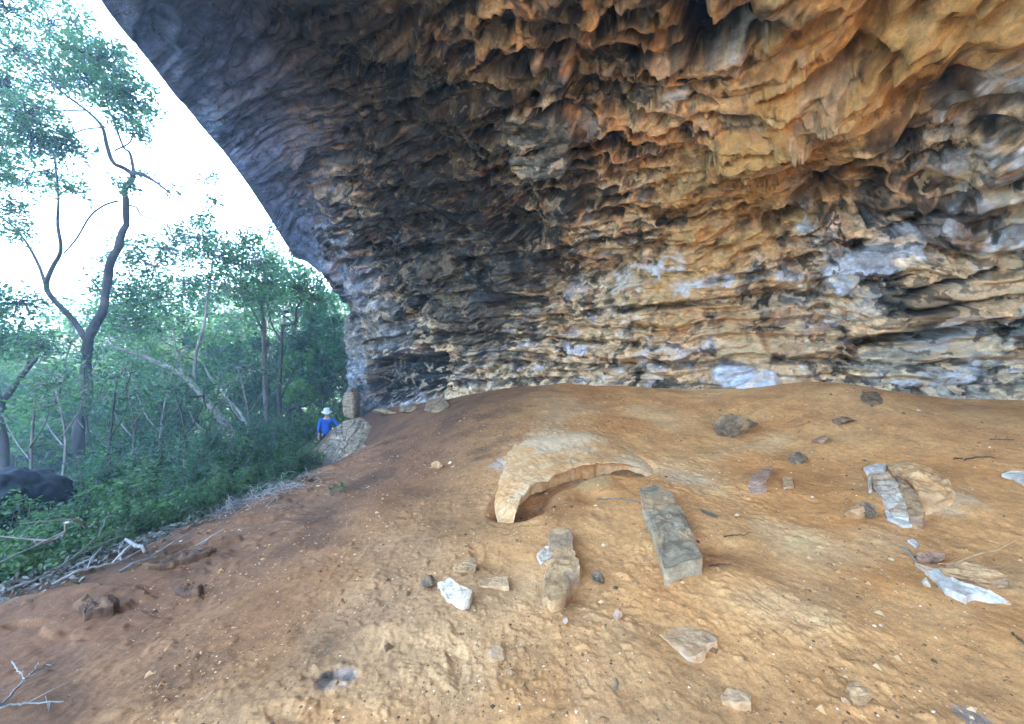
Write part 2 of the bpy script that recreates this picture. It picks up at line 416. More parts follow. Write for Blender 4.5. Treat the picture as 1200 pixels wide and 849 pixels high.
# ---- stone colours (iron-stained, bleached, lichen-black, blue-grey; shade painted into holes and undercuts)
PAL = [  # u, v, radius, sRGB; blue-grey along the lip keeps some lens glare
    (190, 90, 60, (96, 122, 172)), (250, 60, 60, (88, 104, 148)), (290, 190, 60, (96, 122, 172)), (335, 270, 45, (102, 126, 172)), (345, 100, 55, (86, 90, 116)), (400, 50, 55, (70, 58, 58)), (450, 110, 55, (62, 52, 48)),
    (380, 210, 50, (88, 96, 128)), (430, 240, 45, (84, 76, 72)), (510, 60, 55, (84, 66, 50)), (530, 150, 55, (90, 74, 62)), (560, 240, 50, (82, 68, 52)), (480, 320, 50, (96, 82, 68)), (405, 320, 35, (116, 122, 146)),
    (560, 330, 50, (108, 84, 58)), (640, 290, 50, (128, 98, 62)), (610, 100, 50, (104, 80, 60)), (720, 60, 55, (112, 88, 60)), (740, 130, 50, (140, 100, 60)), (850, 50, 40, (92, 82, 66)), (950, 60, 60, (176, 128, 68)),
    (900, 150, 60, (172, 126, 66)), (1000, 140, 60, (160, 116, 64)), (1100, 50, 60, (140, 106, 60)), (1160, 150, 50, (122, 110, 98)), (1100, 210, 50, (132, 116, 98)), (840, 230, 55, (156, 114, 60)), (950, 250, 50, (140, 108, 70)),
    (1150, 250, 45, (140, 136, 138)), (750, 330, 50, (150, 132, 106)), (870, 300, 50, (140, 112, 80)), (1000, 300, 40, (136, 132, 130)), (1100, 340, 50, (168, 138, 100)), (1180, 330, 50, (162, 138, 104)), (440, 400, 40, (110, 106, 104)),
    (550, 400, 50, (148, 116, 80)), (650, 400, 50, (170, 136, 94)), (750, 400, 50, (180, 138, 88)), (850, 390, 50, (172, 134, 92)), (950, 390, 45, (178, 140, 98)), (1050, 420, 40, (136, 118, 84)), (1150, 415, 45, (140, 124, 100)),
    (445, 450, 32, (70, 74, 88)), (600, 440, 40, (130, 108, 76)), (700, 435, 40, (152, 126, 88)), (1100, 445, 40, (124, 118, 112)), (412, 440, 18, (112, 122, 140)),
]
wsum = np.zeros(len(P3)); csum = np.zeros((len(P3), 3))
PJ = P3 + .22 * np.stack([JIT, w3, JIT2], 1)
for (u, v, r, c) in PAL:
    p, k = rock_hit(u, v); rr = r * p[1] / F
    w = np.exp(-np.sum((PJ - p) ** 2, 1) / (1.1 * rr * rr)) + 1e-6 / (1 + np.sum((PJ - p) ** 2, 1))
    wsum += w; csum += w[:, None] * lin(*c)
C = csum / wsum[:, None] * .95
def blendc(m, c, k=1.0):
    global C
    m = (np.clip(m, 0, 1) * k)[:, None]; C = C * (1 - m) + np.asarray(c) * m
# ironstone veins and bleached beds along the strata
bed = fbm(np.stack([st[:, 0] * 1.2, st[:, 1] * 4.5, st[:, 2]], 1) + 3, 4, .6)
bed2 = fbm(np.stack([st[:, 0] * 3.2, st[:, 1] * 5.5, st[:, 2]], 1) + 53, 4, .65)
spot = fbm(P3 * 3.1 + 21, 4, .6)
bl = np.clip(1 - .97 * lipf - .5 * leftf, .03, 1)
C = C * (1 + (.45 + .35 * bl)[:, None] * np.clip(bed, -.9, .9)[:, None]) * (1 + .5 * np.clip(spot, -.9, .9)[:, None])
blendc(sstep(.22, .55, bed2) * bl, lin(196, 166, 122), .62)
blendc(sstep(.25, .6, spot + .3 * bed) * bl, lin(34, 30, 28), .7)
blendc(sstep(.30, .6, fbm(P3 * 1.7 + 131, 4, .6)) * (1 - m_gold) * bl, lin(30, 28, 30), .75)
blendc(sstep(.2, .5, fbm(P3 * 2.3 + 171, 3, .6) + .2 * bed2) * bl, lin(146, 92, 48), .4)
grey = sstep(.28, .55, fbm(P3 * 2.0 + 211, 4, .6) + .15 * bed)
blendc(grey * (1 - m_gold) * (1 - lipf), lin(126, 132, 146), .55)
blendc(m_gold * sstep(-.2, .5, gflow * .4 + bed2 * .5), lin(192, 152, 90), .5)
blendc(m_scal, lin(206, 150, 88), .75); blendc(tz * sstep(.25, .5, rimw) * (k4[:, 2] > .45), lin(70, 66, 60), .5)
blendc(m_rib, lin(200, 140, 76), .75)
blendc(m_rib * sstep(.1, .4, JIT2), lin(226, 186, 130), .7)
for m in (m_hole1, m_hole3, m_hole4): blendc(m, lin(30, 27, 26), .85)  # shade inside the holes painted into the stone colour
for m in (m_shadow_line2, m_shadow_line5): blendc(m, lin(44, 38, 36), .6)  # shadow lines along fold and ledge, painted as darker stone
blendc(m_hole7, lin(30, 33, 42), .9)  # shade of the undercut at the left foot, painted in
blendc(m_slab, lin(108, 114, 116) * (1 + .45 * np.clip(spot + JIT2 * .6, -.9, .9))[:, None], .92)
blendc(m_slab2, lin(86, 100, 122), .9); blendc(m_blk, lin(80, 80, 86), .8)
blendc(m_white * sstep(-.25, .25, JIT2 * .9 + spot + .5 * bed2), lin(150, 154, 166) * (1 + .5 * np.clip(spot, -.8, .9))[:, None], .8)
blendc(m_lump, lin(150, 158, 174), .8)
blendc(m_under, lin(80, 66, 42), .7); blendc(m_crk, lin(52, 44, 34), .55)  # shadow under the ledge and along the cracks painted into the colour
for m in (m_lay1, m_lay2, m_lay3): blendc(m * sstep(-.5, .2, bed2 + .4), lin(186, 148, 102), .8)
blendc(m_face, lin(128, 138, 156) * (1 + .4 * np.clip(spot, -.8, .9))[:, None], .85); blendc(m_edge, lin(70, 54, 34), .6)  # pale face; shadow below the golden ridge painted into the stone
blendc(m_lay4, lin(150, 126, 90), .7); blendc(patch([(1015, 424), (1060, 420)], 12, .3, .4), lin(108, 106, 100), .7)
blendc(patch([(1060, 400), (1200, 385)], 5, .4, .5), lin(96, 96, 60), .6)
blendc(patch([(855, 405), (885, 415)], 14, .4, .5), lin(206, 170, 118), .7)
kb = (bl * (1 - .6 * m_gold))
blendc((k2[:, 1] > .80) * hm * kb, lin(122, 126, 134), .6); blendc((k2[:, 1] < .16) * hm * kb, lin(36, 33, 32), .65); blendc((k3[:, 1] > .84) * kb, lin(186, 158, 118), .5); blendc((k3[:, 1] < .14) * kb, lin(44, 38, 34), .55)
blendc((k1[:, 1] < .15) * hm * kb * (1 - low), lin(52, 46, 42), .5)
gy_ = C @ np.array([.3, .55, .15]); ds_ = (.20 * (1 - .9 * lipf) * (1 - .6 * m_gold))[:, None]
C = C * (1 - ds_) + gy_[:, None] * ds_ * np.array([1.04, 1.0, .94])      # dusty stone
dark_zone = .62 * patch([(440, 60), (520, 150), (500, 290), (560, 330)], 105, .6, .5)            # broad darker zones of the roof
dark_zone = np.maximum(dark_zone, .5 * patch([(600, 60), (720, 50), (800, 30)], 70, .6, .6) * (1 - m_rib))
dark_zone = np.maximum(dark_zone, .4 * patch([(640, 200), (600, 260)], 60, .6, .6)) * (1 - .8 * m_slab)
C = C * ((1.5 - .50 * lipf + .10 * low * (1 - leftf)) * (1 - dark_zone))[:, None]
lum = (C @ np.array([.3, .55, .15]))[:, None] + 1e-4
C = C * np.clip((lum / .26) ** (.58 * (1 - .9 * lipf))[:, None], .3, 1.3)        # contrast curve: dark tones deepened, pale ones lifted
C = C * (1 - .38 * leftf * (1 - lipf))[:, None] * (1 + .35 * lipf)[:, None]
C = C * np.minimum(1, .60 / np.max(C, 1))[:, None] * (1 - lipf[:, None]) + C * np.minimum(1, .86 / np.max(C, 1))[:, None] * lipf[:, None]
C = np.clip(C, .012, .86)
calm = np.clip(np.maximum.reduce([.62 * m_gold, .85 * lipf, .35 * m_slab, .7 * m_slab2, .45 * m_white, .5 * m_rib, .6 * m_lump, .8 * calmz]), 0, 1)
# ---- outer side of the rock: unseen cliff above the lip, raised to shade the slope, top and back, closing the shell
lip = RP.reshape(NS, NT_, 3)[:, -1]; foot = RP.reshape(NS, NT_, 3)[:, 0]
outd = np.stack([-np.ones(NS), np.zeros(NS), np.zeros(NS)], 1)
nz = fbm(np.stack([sp * 1.5, sp * 0, sp * 0], 1), 3)
def off(p, x, y, z): return p + np.array([x, y, z])
up = np.array([0, 0, 1.0])
inw = foot - lip; inw[:, 2] = 0; inw /= np.linalg.norm(inw, axis=1)[:, None] + 1e-9
o_rows = [lip + inw * .05 + up * .10, lip + inw * .25 + up * .5, lip + inw * .6 + up * 1.6 + nz[:, None] * .2, lip + inw * 1.2 + up * 3.2, lip + inw * 2.4 + up * 13]
foot_out = foot + inw * 2.0
o_rows += [lip * .5 + foot_out * .5, foot_out.copy(), foot_out.copy()]
o_rows[5][:, 2] = lip[:, 2] + 16; o_rows[6][:, 2] = lip[:, 2] + 16; o_rows[7][:, 2] = foot[:, 2] - 1.0
OUT = np.stack(o_rows, 1); NO = OUT.shape[1]
A = RP.reshape(NS, NT_, 3); CC = C.reshape(NS, NT_, 3)
# sink a skirt below the sand at the foot
skirt = foot + inw * .15 + up * -.8
ALL = np.concatenate([skirt[:, None], A, OUT], 1); NC = ALL.shape[1]
grey_out = np.ones((NS, NO, 3)) * lin(112, 104, 98)
CALL = np.concatenate([CC[:, :1], CC, grey_out], 1)
Sx = np.concatenate([Sarc[:, :1], Sarc, Sarc[:, -1:] * np.ones((1, NO))], 1)
Tx = np.concatenate([Tarc[:, :1], Tarc, Tarc[:, -1:] + np.arange(1, NO + 1)[None] * .8], 1)
# the cliff runs on behind the left spur
K = 26
ext = np.linspace(.02, 1, K)[::-1] ** 1.6 * 9
E = ALL[0][None] + ext[:, None, None] * np.array([.30, 1, 0])[None, None]
E[:, :, 2] += (.15 * np.sin(ext * 2.1))[:, None]
ALL = np.concatenate([E, ALL], 0); CALL = np.concatenate([np.repeat(CALL[:1], K, 0), CALL], 0)
Sx = np.concatenate([-ext[:, None] + Sx[0][None], Sx], 0); Tx = np.concatenate([np.repeat(Tx[:1], K, 0), Tx], 0)
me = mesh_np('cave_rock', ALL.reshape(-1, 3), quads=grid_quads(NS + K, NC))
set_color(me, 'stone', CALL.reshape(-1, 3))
cal = np.concatenate([calm.reshape(NS, NT_)[:, :1], calm.reshape(NS, NT_), np.zeros((NS, NO))], 1); cal = np.concatenate([np.repeat(cal[:1], K, 0), cal], 0)
set_float(me, 'worn', cal.ravel())
set_vec(me, 'bed', np.stack([Sx.ravel(), Tx.ravel(), np.zeros(Sx.size)], 1))

R = NT('sandstone')
bedv = R.attr('bed', 'Vector'); oc = R.coord()
base = R.attr('stone')
warp = R.noise(R.mapping(bedv, (1.2, 2.2, 1)), 1.6, 4, .6, 0, 'Color')
wv = R.n('ShaderNodeVectorMath', operation='MULTIPLY_ADD'); R.set(wv.inputs[0], warp); wv.inputs[1].default_value = (.04, .04, .04); R.set(wv.inputs[2], bedv)
wv = wv.outputs[0]
n1 = R.noise(R.mapping(wv, (3.4, 4.0, 3)), 2.0, 7, .68, .15)
n2 = R.noise(oc, 8, 8, .72, .35)
n3 = R.noise(R.mapping(wv, (2.4, 3.4, 2)), 3.0, 6, .7, .3)
cw = R.n('ShaderNodeVectorMath', operation='MULTIPLY_ADD'); R.set(cw.inputs[0], R.noise(oc, 7, 4, .6, 0, 'Color')); cw.inputs[1].default_value = (.16, .16, .16); R.set(cw.inputs[2], bedv)
vo = R.n('ShaderNodeTexVoronoi', feature='F1'); R.set(vo.inputs['Vector'], R.mapping(cw.outputs[0], (7, 11, 7))); vo.inputs['Scale'].default_value = 1.0
vcol = R.n('ShaderNodeSeparateColor'); R.set(vcol.inputs[0], vo.outputs['Color'])
worn = R.attr('worn', 'Fac'); raw = R.math('SUBTRACT', 1, worn)
q = R.math('ADD', .35, R.math('MULTIPLY', raw, .65))
c = R.mix(q, base, R.mix(1, base, R.ramp(n1, [(.32, .62), (.48, .98), (.64, 1.4)]), 'MULTIPLY'))
c = R.mix(q, c, R.mix(1, c, R.ramp(n2, [(.34, .60), (.5, 1.0), (.66, 1.45)]), 'MULTIPLY'))
c = R.mix(q, c, R.mix(1, c, R.ramp(vcol.outputs[0], [(0, .85), (1, 1.15)]), 'MULTIPLY'))
ov = lambda f: R.math('MULTIPLY', f, raw)
c = R.mix(ov(R.ramp(n3, [(.58, 0), (.66, .5)])), c, lin(206, 184, 150))
c = R.mix(ov(R.ramp(R.noise(oc, 3.2, 7, .7, .3), [(.59, 0), (.65, .75)])), c, lin(34, 31, 32))
c = R.mix(ov(R.ramp(R.noise(R.mapping(bedv, (1.5, 2.6, 1)), 1.9, 6, .7, .5), [(.59, 0), (.65, .55)])), c, lin(132, 134, 142))
h = R.math('ADD', R.math('MULTIPLY', n1, .9), R.math('MULTIPLY', n2, .9))
h = R.math('ADD', h, R.math('MULTIPLY', vcol.outputs[1], .22))
h2 = R.math('ADD', h, R.math('MULTIPLY', R.noise(oc, 45, 4, .65), .2))
nb = R.bump(h2, .75, .045)
R.pbr(c, R.ramp(n3, [(.35, .85), (.65, .5)]), nb, .4)
rock = link('cave_rock', me, None, [R.m])
tag(rock, 'huge weathered sandstone overhang forming the cave back wall and roof', 'cave', kind='structure')
# ------------------------------------------------------------------ ground sheet
rr_ = np.concatenate([np.linspace(.3, 1.25, 16, endpoint=False), 1.25 * (12 / 1.25) ** np.linspace(0, 1, 780, endpoint=False), 12 * 35 ** np.linspace(0, 1, 110)]); RN, TN = len(rr_), 860
th_v = np.linspace(-60, 60, 740, endpoint=False); th_b = np.linspace(60, 300, TN - 740, endpoint=False)
th = np.radians(np.concatenate([th_v, th_b]))
GX = rr_[:, None] * np.sin(th)[None]; GY = rr_[:, None] * np.cos(th)[None]
gx, gy = GX.ravel(), GY.ravel()
gz = ground_z(gx, gy)
g3 = np.stack([gx, gy, gz * 0], 1).astype(np.float32)
dist = np.hypot(gx, gy)
cave = sstep(-6.2, -4.4, gx + .25 * np.sin(gy * 1.7)) * (1 - sstep(13, 16, gy))
near = 1 - sstep(9, 16, dist)
lump = fbm(g3 * .9, 3)
g_w = np.stack([fbm(g3 * 1.4 + 8, 2), fbm(g3 * 1.4 + 28, 2), 0 * gx], 1)
clod = fbm((g3 + .05 * g_w) * np.array([5.2, 4.4, 1]) + 3, 4, .58)
scuff = ridged((g3 + .06 * g_w) * np.array([2.6, 3.4, 1]) + 13, 3, .55)
fineg = fbm(g3 * 22, 3, .6)
rough_area = .45 + .9 * sstep(-.3, .4, fbm(g3 * .7 + 60, 3))
rough_area *= np.where(gx > 2.6, .75, 1)
dz = .035 * lump +   .0042 * clod * rough_area + .0028 * fineg * rough_area +   .013 * np.maximum(fbm(g3 * 9 + 301, 3, .6) - .12, 0) * rough_area
# soft foot prints pressed into the sand
rs = np.random.RandomState(4)
for _ in range(120):
    y0 = rs.uniform(1.2, 8.5); x0 = rs.uniform(-.95, 1.1) * y0 * .95
    if x0 < -3.6: continue
    an = rs.uniform(0, 6.28); L = rs.uniform(.10, .15); Wd = rs.uniform(.04, .055)
    sel = np.abs(gx - x0) < .4; sel &= np.abs(gy - y0) < .4
    ii = np.nonzero(sel)[0]
    lx = (gx[ii] - x0) * math.cos(an) + (gy[ii] - y0) * math.sin(an); ly = -(gx[ii] - x0) * math.sin(an) + (gy[ii] - y0) * math.cos(an)
    q = np.sqrt((lx / L) ** 2 + (ly / Wd) ** 2) + .55 * clod[ii]
    dz[ii] += rs.uniform(.4, 1) * (-.012 * (1 - sstep(.2, 1.25, q)) + .004 * np.exp(-((q - 1.35) / .3) ** 2))
# thin crust edges broken in the sand
crust = fbm(g3 * 1.9 + 95, 4, .6)
dz += .004 * sstep(.10, .5, crust) * near
outz = (1 - cave)
dz += outz * (.22 * fbm(g3 * .8 + 5, 4) + .06 * clod)
# small ledges where the floor breaks off towards the trees
ed = sstep(-4.6, -3.4, gx) * (1 - sstep(-3.3, -2.0, gx)) * sstep(1.5, 3, gy) * (1 - sstep(8, 10, gy))
dz += ed * .045 * sstep(.02, .16, fbm(g3 * np.array([1.1, 2.4, 1]) + 44, 4, .55))
gz2 = gz + dz * np.clip(dist / 1.0, .4, 1)
# the sand is hollowed out under the front of the shelf
_sh = np.array([hit(u, v)[:2] for u, v in SHELF_FRONT[1:-1]])
sel = (np.abs(gx - .5) < 1.6) & (gy > 3) & (gy < 6.5)
ii = np.nonzero(sel)[0]; dd = np.full(len(ii), 9.); sd_ = np.zeros(len(ii))
for a, b in zip(_sh, _sh[1:]):
    ab = b - a; t = np.clip(((gx[ii] - a[0]) * ab[0] + (gy[ii] - a[1]) * ab[1]) / (ab @ ab), 0, 1)
    ex = gx[ii] - a[0] - t * ab[0]; ey = gy[ii] - a[1] - t * ab[1]; e = np.hypot(ex, ey); m_ = e < dd; dd = np.where(m_, e, dd)
gz2[ii] -= .17 * (1 - sstep(.10, .36, dd))
sand = lin(208, 150, 94); sand_r = lin(198, 134, 78); pale = lin(216, 168, 118); soil = lin(112, 77, 56); dark = lin(68, 48, 38); litter = lin(86, 74, 58); moss = lin(58, 74, 40)
def lerpc(a, b, m): return a * (1 - m[:, None]) + b * m[:, None]
gc = np.ones((len(gx), 3)) * sand
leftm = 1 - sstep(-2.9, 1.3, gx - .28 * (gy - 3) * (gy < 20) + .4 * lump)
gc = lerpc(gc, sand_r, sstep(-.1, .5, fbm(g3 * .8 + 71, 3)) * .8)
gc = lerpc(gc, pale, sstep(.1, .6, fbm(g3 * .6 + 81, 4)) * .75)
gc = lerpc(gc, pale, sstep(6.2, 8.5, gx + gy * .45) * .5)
gc = lerpc(gc, soil, np.maximum(leftm * .92, .28 * (1 - sstep(1.6, 3.6, dist + .4 * lump))))  # dark soil on the left; foreground dimmed by colour, offsetting light from behind
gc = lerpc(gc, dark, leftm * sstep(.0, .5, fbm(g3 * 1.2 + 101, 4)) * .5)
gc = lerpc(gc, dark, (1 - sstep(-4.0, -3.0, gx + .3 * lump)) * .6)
gc = gc * (1 + .22 * np.clip(fbm(g3 * 3 + 33, 4, .6), -1, 1) + .10 * fineg)[:, None]
def gpatch(u, v, r, c, k, ax=1.0):
    global gc
    p = hit(u, v); q = np.sqrt((gx - p[0]) ** 2 + ((gy - p[1]) * ax) ** 2) / r + .35 * clod
    gc = lerpc(gc, c, (1 - sstep(.5, 1.15, q)) * k)
gpatch(394, 800, .10, lin(176, 166, 156), .35); gpatch(404, 792, .06, lin(160, 154, 150), .3)      # ash
gpatch(381, 802, .062, lin(52, 48, 48), .8, .8); gpatch(408, 795, .04, lin(84, 80, 80), .6); gpatch(384, 792, .035, lin(44, 40, 42), .8)
gpatch(1142, 838, .06, lin(120, 118, 118), .7); gpatch(690, 90 + 470, .3, lin(170, 146, 100), .5)
gpatch(650, 525, .6, lin(206, 178, 144), .6, .7); gpatch(590, 545, .25, lin(196, 186, 180), .5)
gpatch(1075, 575, .42, lin(208, 182, 150), .6); gpatch(800, 560, .3, lin(200, 176, 146), .5)
gc = lerpc(gc, litter, outz * .9); gc = lerpc(gc, moss, outz * sstep(-.2, .4, fbm(g3 * .5 + 5, 3)) * .7)
gc = lerpc(gc, lin(70, 84, 46), sstep(18, 40, dist) * outz)
gc = np.clip(gc, .01, .7)
V = np.stack([gx, gy, gz2], 1)
V = np.concatenate([V, [[0, 0, float(ground_z(0, 0))]]])
q = grid_quads(RN, TN, True); ctr = len(V) - 1
jj = np.arange(TN); tr = np.stack([np.full(TN, ctr), (jj + 1) % TN, jj], 1)
me = mesh_np('cave_floor', V, quads=q[:, ::-1], tris=tr)
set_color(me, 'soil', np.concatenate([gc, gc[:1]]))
set_float(me, 'wild', np.concatenate([outz, outz[:1]]))
G = NT('sandy_soil')
oc = G.coord(); b0 = G.attr('soil'); wild = G.attr('wild', 'Fac')
s1 = G.noise(oc, 17, 6, .7, .1); s2 = G.noise(oc, 95, 5, .75); s3 = G.noise(G.mapping(oc, (1, 1, .3)), 3.2, 6, .6, .8)
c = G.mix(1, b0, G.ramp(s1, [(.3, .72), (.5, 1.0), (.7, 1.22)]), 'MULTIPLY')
c = G.mix(1, c, G.ramp(s2, [(.3, .66), (.7, 1.3)]), 'MULTIPLY')
c = G.mix(G.ramp(G.noise(oc, 38, 3, .6), [(.68, 0), (.72, .5)]), c, lin(66, 48, 36))
c = G.mix(G.ramp(G.noise(G.mapping(oc, (1, 1, 1), (0, 0, 1)), 52, 2, .5), [(.72, 0), (.75, .55)]), c, lin(214, 196, 168))
c = G.mix(G.math('MULTIPLY', wild, G.ramp(G.voronoi(oc, 9, 'F1', 'Color'), [(.2, 0), (.8, .7)])), c, lin(120, 98, 66))
h = G.math('ADD', G.math('MULTIPLY', s1, .6), G.math('MULTIPLY', s2, .6))
G.pbr(c, .92, G.bump(h, .42, .010), .15)
go = link('cave_floor', me, None, [G.m]); tag(go, 'sandy ochre cave floor running out to the wooded slope', 'ground', kind='structure')

GZ2 = gz2.reshape(RN, TN)
def floor_z(x, y):
    """height of the finished sand surface"""
    x = np.atleast_1d(np.asarray(x, float)); y = np.atleast_1d(np.asarray(y, float)); r = np.hypot(x, y); t = np.arctan2(x, y)
    i = np.clip(np.searchsorted(rr_, r) - 1, 0, RN - 2); fr = np.clip((r - rr_[i]) / (rr_[i + 1] - rr_[i]), 0, 1)
    t = np.where(t < th[0], t + 2 * math.pi, t); j = np.clip(np.searchsorted(th, t) - 1, 0, TN - 2); ft = np.clip((t - th[j]) / (th[j + 1] - th[j]), 0, 1)
    return (GZ2[i, j] * (1 - fr) + GZ2[i + 1, j] * fr) * (1 - ft) + (GZ2[i, j + 1] * (1 - fr) + GZ2[i + 1, j + 1] * fr) * ft
# ------------------------------------------------------------------ plants
class MB:
    def __init__(s): s.V = []; s.Q = []; s.T = []; s.n = 0
    def add(s, V, Q=None, T=None):
        s.V.append(np.asarray(V, np.float32))
        if Q is not None and len(Q): s.Q.append(np.asarray(Q) + s.n)
        if T is not None and len(T): s.T.append(np.asarray(T) + s.n)
        s.n += len(V)
    def mesh(s, name, smooth=True):
        return mesh_np(name, np.concatenate(s.V), quads=np.concatenate(s.Q) if s.Q else None, tris=np.concatenate(s.T) if s.T else None, smooth=smooth)
    def build(s, name, mat, parent=None, smooth=True):
        return link(name, s.mesh(name, smooth), parent, [mat])

def smooth_line(P, n):
    P = np.asarray(P, float)
    return catmull(P, n) if len(P) > 2 else P[0] + (P[1] - P[0]) * np.linspace(0, 1, n)[:, None]
def tube(mb, P, r, sides=7, wob=0.0, seed=0):
    P = np.asarray(P, float); n = len(P); r = np.asarray(r, float) * np.ones(n)
    t = np.gradient(P, axis=0); t /= np.linalg.norm(t, axis=1)[:, None] + 1e-9
    a = np.array([1, 0, 0.]) if abs(t[0, 0]) < .8 else np.array([0, 1., 0])
    ring = []; rg = np.random.RandomState(seed + n)
    for k in range(n):
        a = a - t[k] * (a @ t[k]); a /= np.linalg.norm(a) + 1e-9; b = np.cross(t[k], a)
        an = np.arange(sides) / sides * 2 * math.pi
        rr = r[k] * (1 + wob * rg.uniform(-1, 1, sides))
        ring.append(P[k] + (np.cos(an) * rr)[:, None] * a + (np.sin(an) * rr)[:, None] * b)
    V = np.concatenate(ring + [P[-1:] + t[-1] * r[-1]])
    q = grid_quads(n, sides, True); j = np.arange(sides); top = np.full(sides, n * sides)
    mb.add(V, q, np.stack([(n - 1) * sides + j, (n - 1) * sides + (j + 1) % sides, top], 1))
def leaves(mb, C, L, rg, wid=.42, flat=.5):
    C = np.asarray(C, float); n = len(C)
    if not n: return
    ax = rg.normal(size=(n, 3)); ax[:, 2] = ax[:, 2] * .6 - .25; ax /= np.linalg.norm(ax, axis=1)[:, None]
    nr = rg.normal(size=(n, 3)); nr[:, 2] += flat * 2; sd = np.cross(ax, nr); sd /= np.linalg.norm(sd, axis=1)[:, None] + 1e-9
    up = np.cross(sd, ax)
    l = (L * rg.uniform(.6, 1.3, n))[:, None]; w = l * wid * .5
    p0 = C - ax * l * .5; p2 = C + ax * l * .5
    p1 = C - ax * l * .08 + sd * w + up * w * .35; p3 = C - ax * l * .08 - sd * w + up * w * .35
    V = np.stack([p0, p1, p2, p3], 1).reshape(-1, 3)
    k = np.arange(n)[:, None] * 4
    mb.add(V, None, np.concatenate([k + np.array([[0, 1, 2]]), k + np.array([[0, 2, 3]])]))
def sprays(rg, center, rad, n, per=9, spread=.35):
    """leaf positions: n twig ends inside an uneven ball, each with a few leaves"""
    c = rg.normal(size=(n, 3)); c /= np.linalg.norm(c, axis=1)[:, None]; c *= (rg.uniform(.15, 1, n) ** .45)[:, None]
    c = np.asarray(center) + c * np.asarray(rad)
    o = rg.normal(size=(n, per, 3)) * spread
    return (c[:, None] + o).reshape(-1, 3), c
def grow(wood, tips, p, d, L, r, depth, rg, sides=6, up=.12, kids=(2, 3), bend=.35, mid=None):
    n = 5; P = [np.array(p, float)]; d = np.array(d, float)
    for k in range(n):
        d = d + rg.normal(size=3) * bend * .45; d[2] += up * .4; d /= np.linalg.norm(d)
        P.append(P[-1] + d * L / n)
    P = np.array(P); tube(wood, smooth_line(P, 9), np.linspace(r, r * .62, 9), sides, .06, int(rg.randint(9999)))
    if depth == 0:
        tips.append(P[-1]); tips.append(P[-2] + rg.normal(size=3) * L * .12); return
    m = rg.randint(kids[0], kids[1] + 1)
    for k in range(m):
        e = d + rg.normal(size=3) * .62; e[2] += up; e /= np.linalg.norm(e)
        s = P[-1] if k < 2 else P[-2]
        grow(wood, tips, s, e, L * rg.uniform(.58, .82), r * (.62 if k == 0 else .48), depth - 1, rg, max(4, sides - 1), up, kids, bend)
    if depth >= 2 or rg.rand() < .5:
        e = d + rg.normal(size=3) * .9; e /= np.linalg.norm(e)
        grow(wood, tips, P[2], e, L * .5, r * .35, max(depth - 2, 0), rg, 4, up, kids, bend)

def leaf_mat(name, cols, trans=.35):
    m = NT(name)
    rnd = m.n('ShaderNodeNewGeometry').outputs['Random Per Island']
    k = len(cols); c = m.ramp(rnd, [(i / (k - 1), x) for i, x in enumerate(cols)])
    c = m.mix(m.ramp(m.noise(m.coord(), 1.1, 2), [(.4, 0), (.65, .45)]), c, tuple(np.array(cols[-1]) * 1.25))
    p = m.pbr(c, .5, None, .35)
    t = m.n('ShaderNodeBsdfTranslucent'); m.set(t.inputs[0], m.mix(1, c, (1.0, 1.5, 1.1), 'MULTIPLY'))
    x = m.n('ShaderNodeMixShader'); x.inputs[0].default_value = trans
    m.t.links.new(p.outputs[0], x.inputs[1]); m.t.links.new(t.outputs[0], x.inputs[2]); m.t.links.new(x.outputs[0], m.out.inputs[0])
    return m.m
def bark_mat(name, a, b, sc=6):
    m = NT(name); oc = m.coord()
    n = m.noise(m.mapping(oc, (1, 1, .25)), sc, 6, .65, .4); n2 = m.noise(oc, 2.2, 3)
    c = m.mix(m.ramp(n, [(.35, 0), (.65, 1)]), a, b); c = m.mix(m.ramp(n2, [(.5, 0), (.6, .5)]), c, tuple(np.array(b) * 1.5))
    m.pbr(c, .85, m.bump(n, .6, .03), .2); return m.m
LEAF = leaf_mat('gum_leaf', [(.024, .062, .036), (.038, .09, .046), (.055, .12, .050), (.09, .16, .06)], .42)
LEAF_D = leaf_mat('deep_leaf', [(.018, .054, .034), (.030, .08, .042), (.045, .105, .046)])
LEAF_Y = leaf_mat('light_leaf', [(.045, .10, .030), (.07, .14, .035), (.11, .19, .05)], .45)
LEAF_S = leaf_mat('shrub_leaf', [(.018, .050, .024), (.032, .08, .034), (.05, .11, .038), (.10, .17, .05)], .35)
BARK = bark_mat('dark_bark', (.020, .020, .024), (.060, .055, .052))
BARK_P = bark_mat('pale_bark', (.09, .085, .08), (.20, .185, .17), 4)
BARK_G = bark_mat('grey_bark', (.06, .055, .05), (.13, .12, .11), 5)
DRY = bark_mat('dry_wood', (.15, .14, .13), (.33, .31, .29), 9)

def px_line(pts, Y, n, wig=.0, seed=0):
    """a limb traced through photo pixels; Y one depth or a (start, end) pair"""
    ys = np.linspace(*(Y if hasattr(Y, '__len__') else (Y, Y)), len(pts))
    P = np.array([at(u, v, y) for (u, v), y in zip(pts, ys)])
    if wig: P[:, 1] += np.random.RandomState(seed).uniform(-wig, wig, len(P)); 
    return smooth_line(P, n)

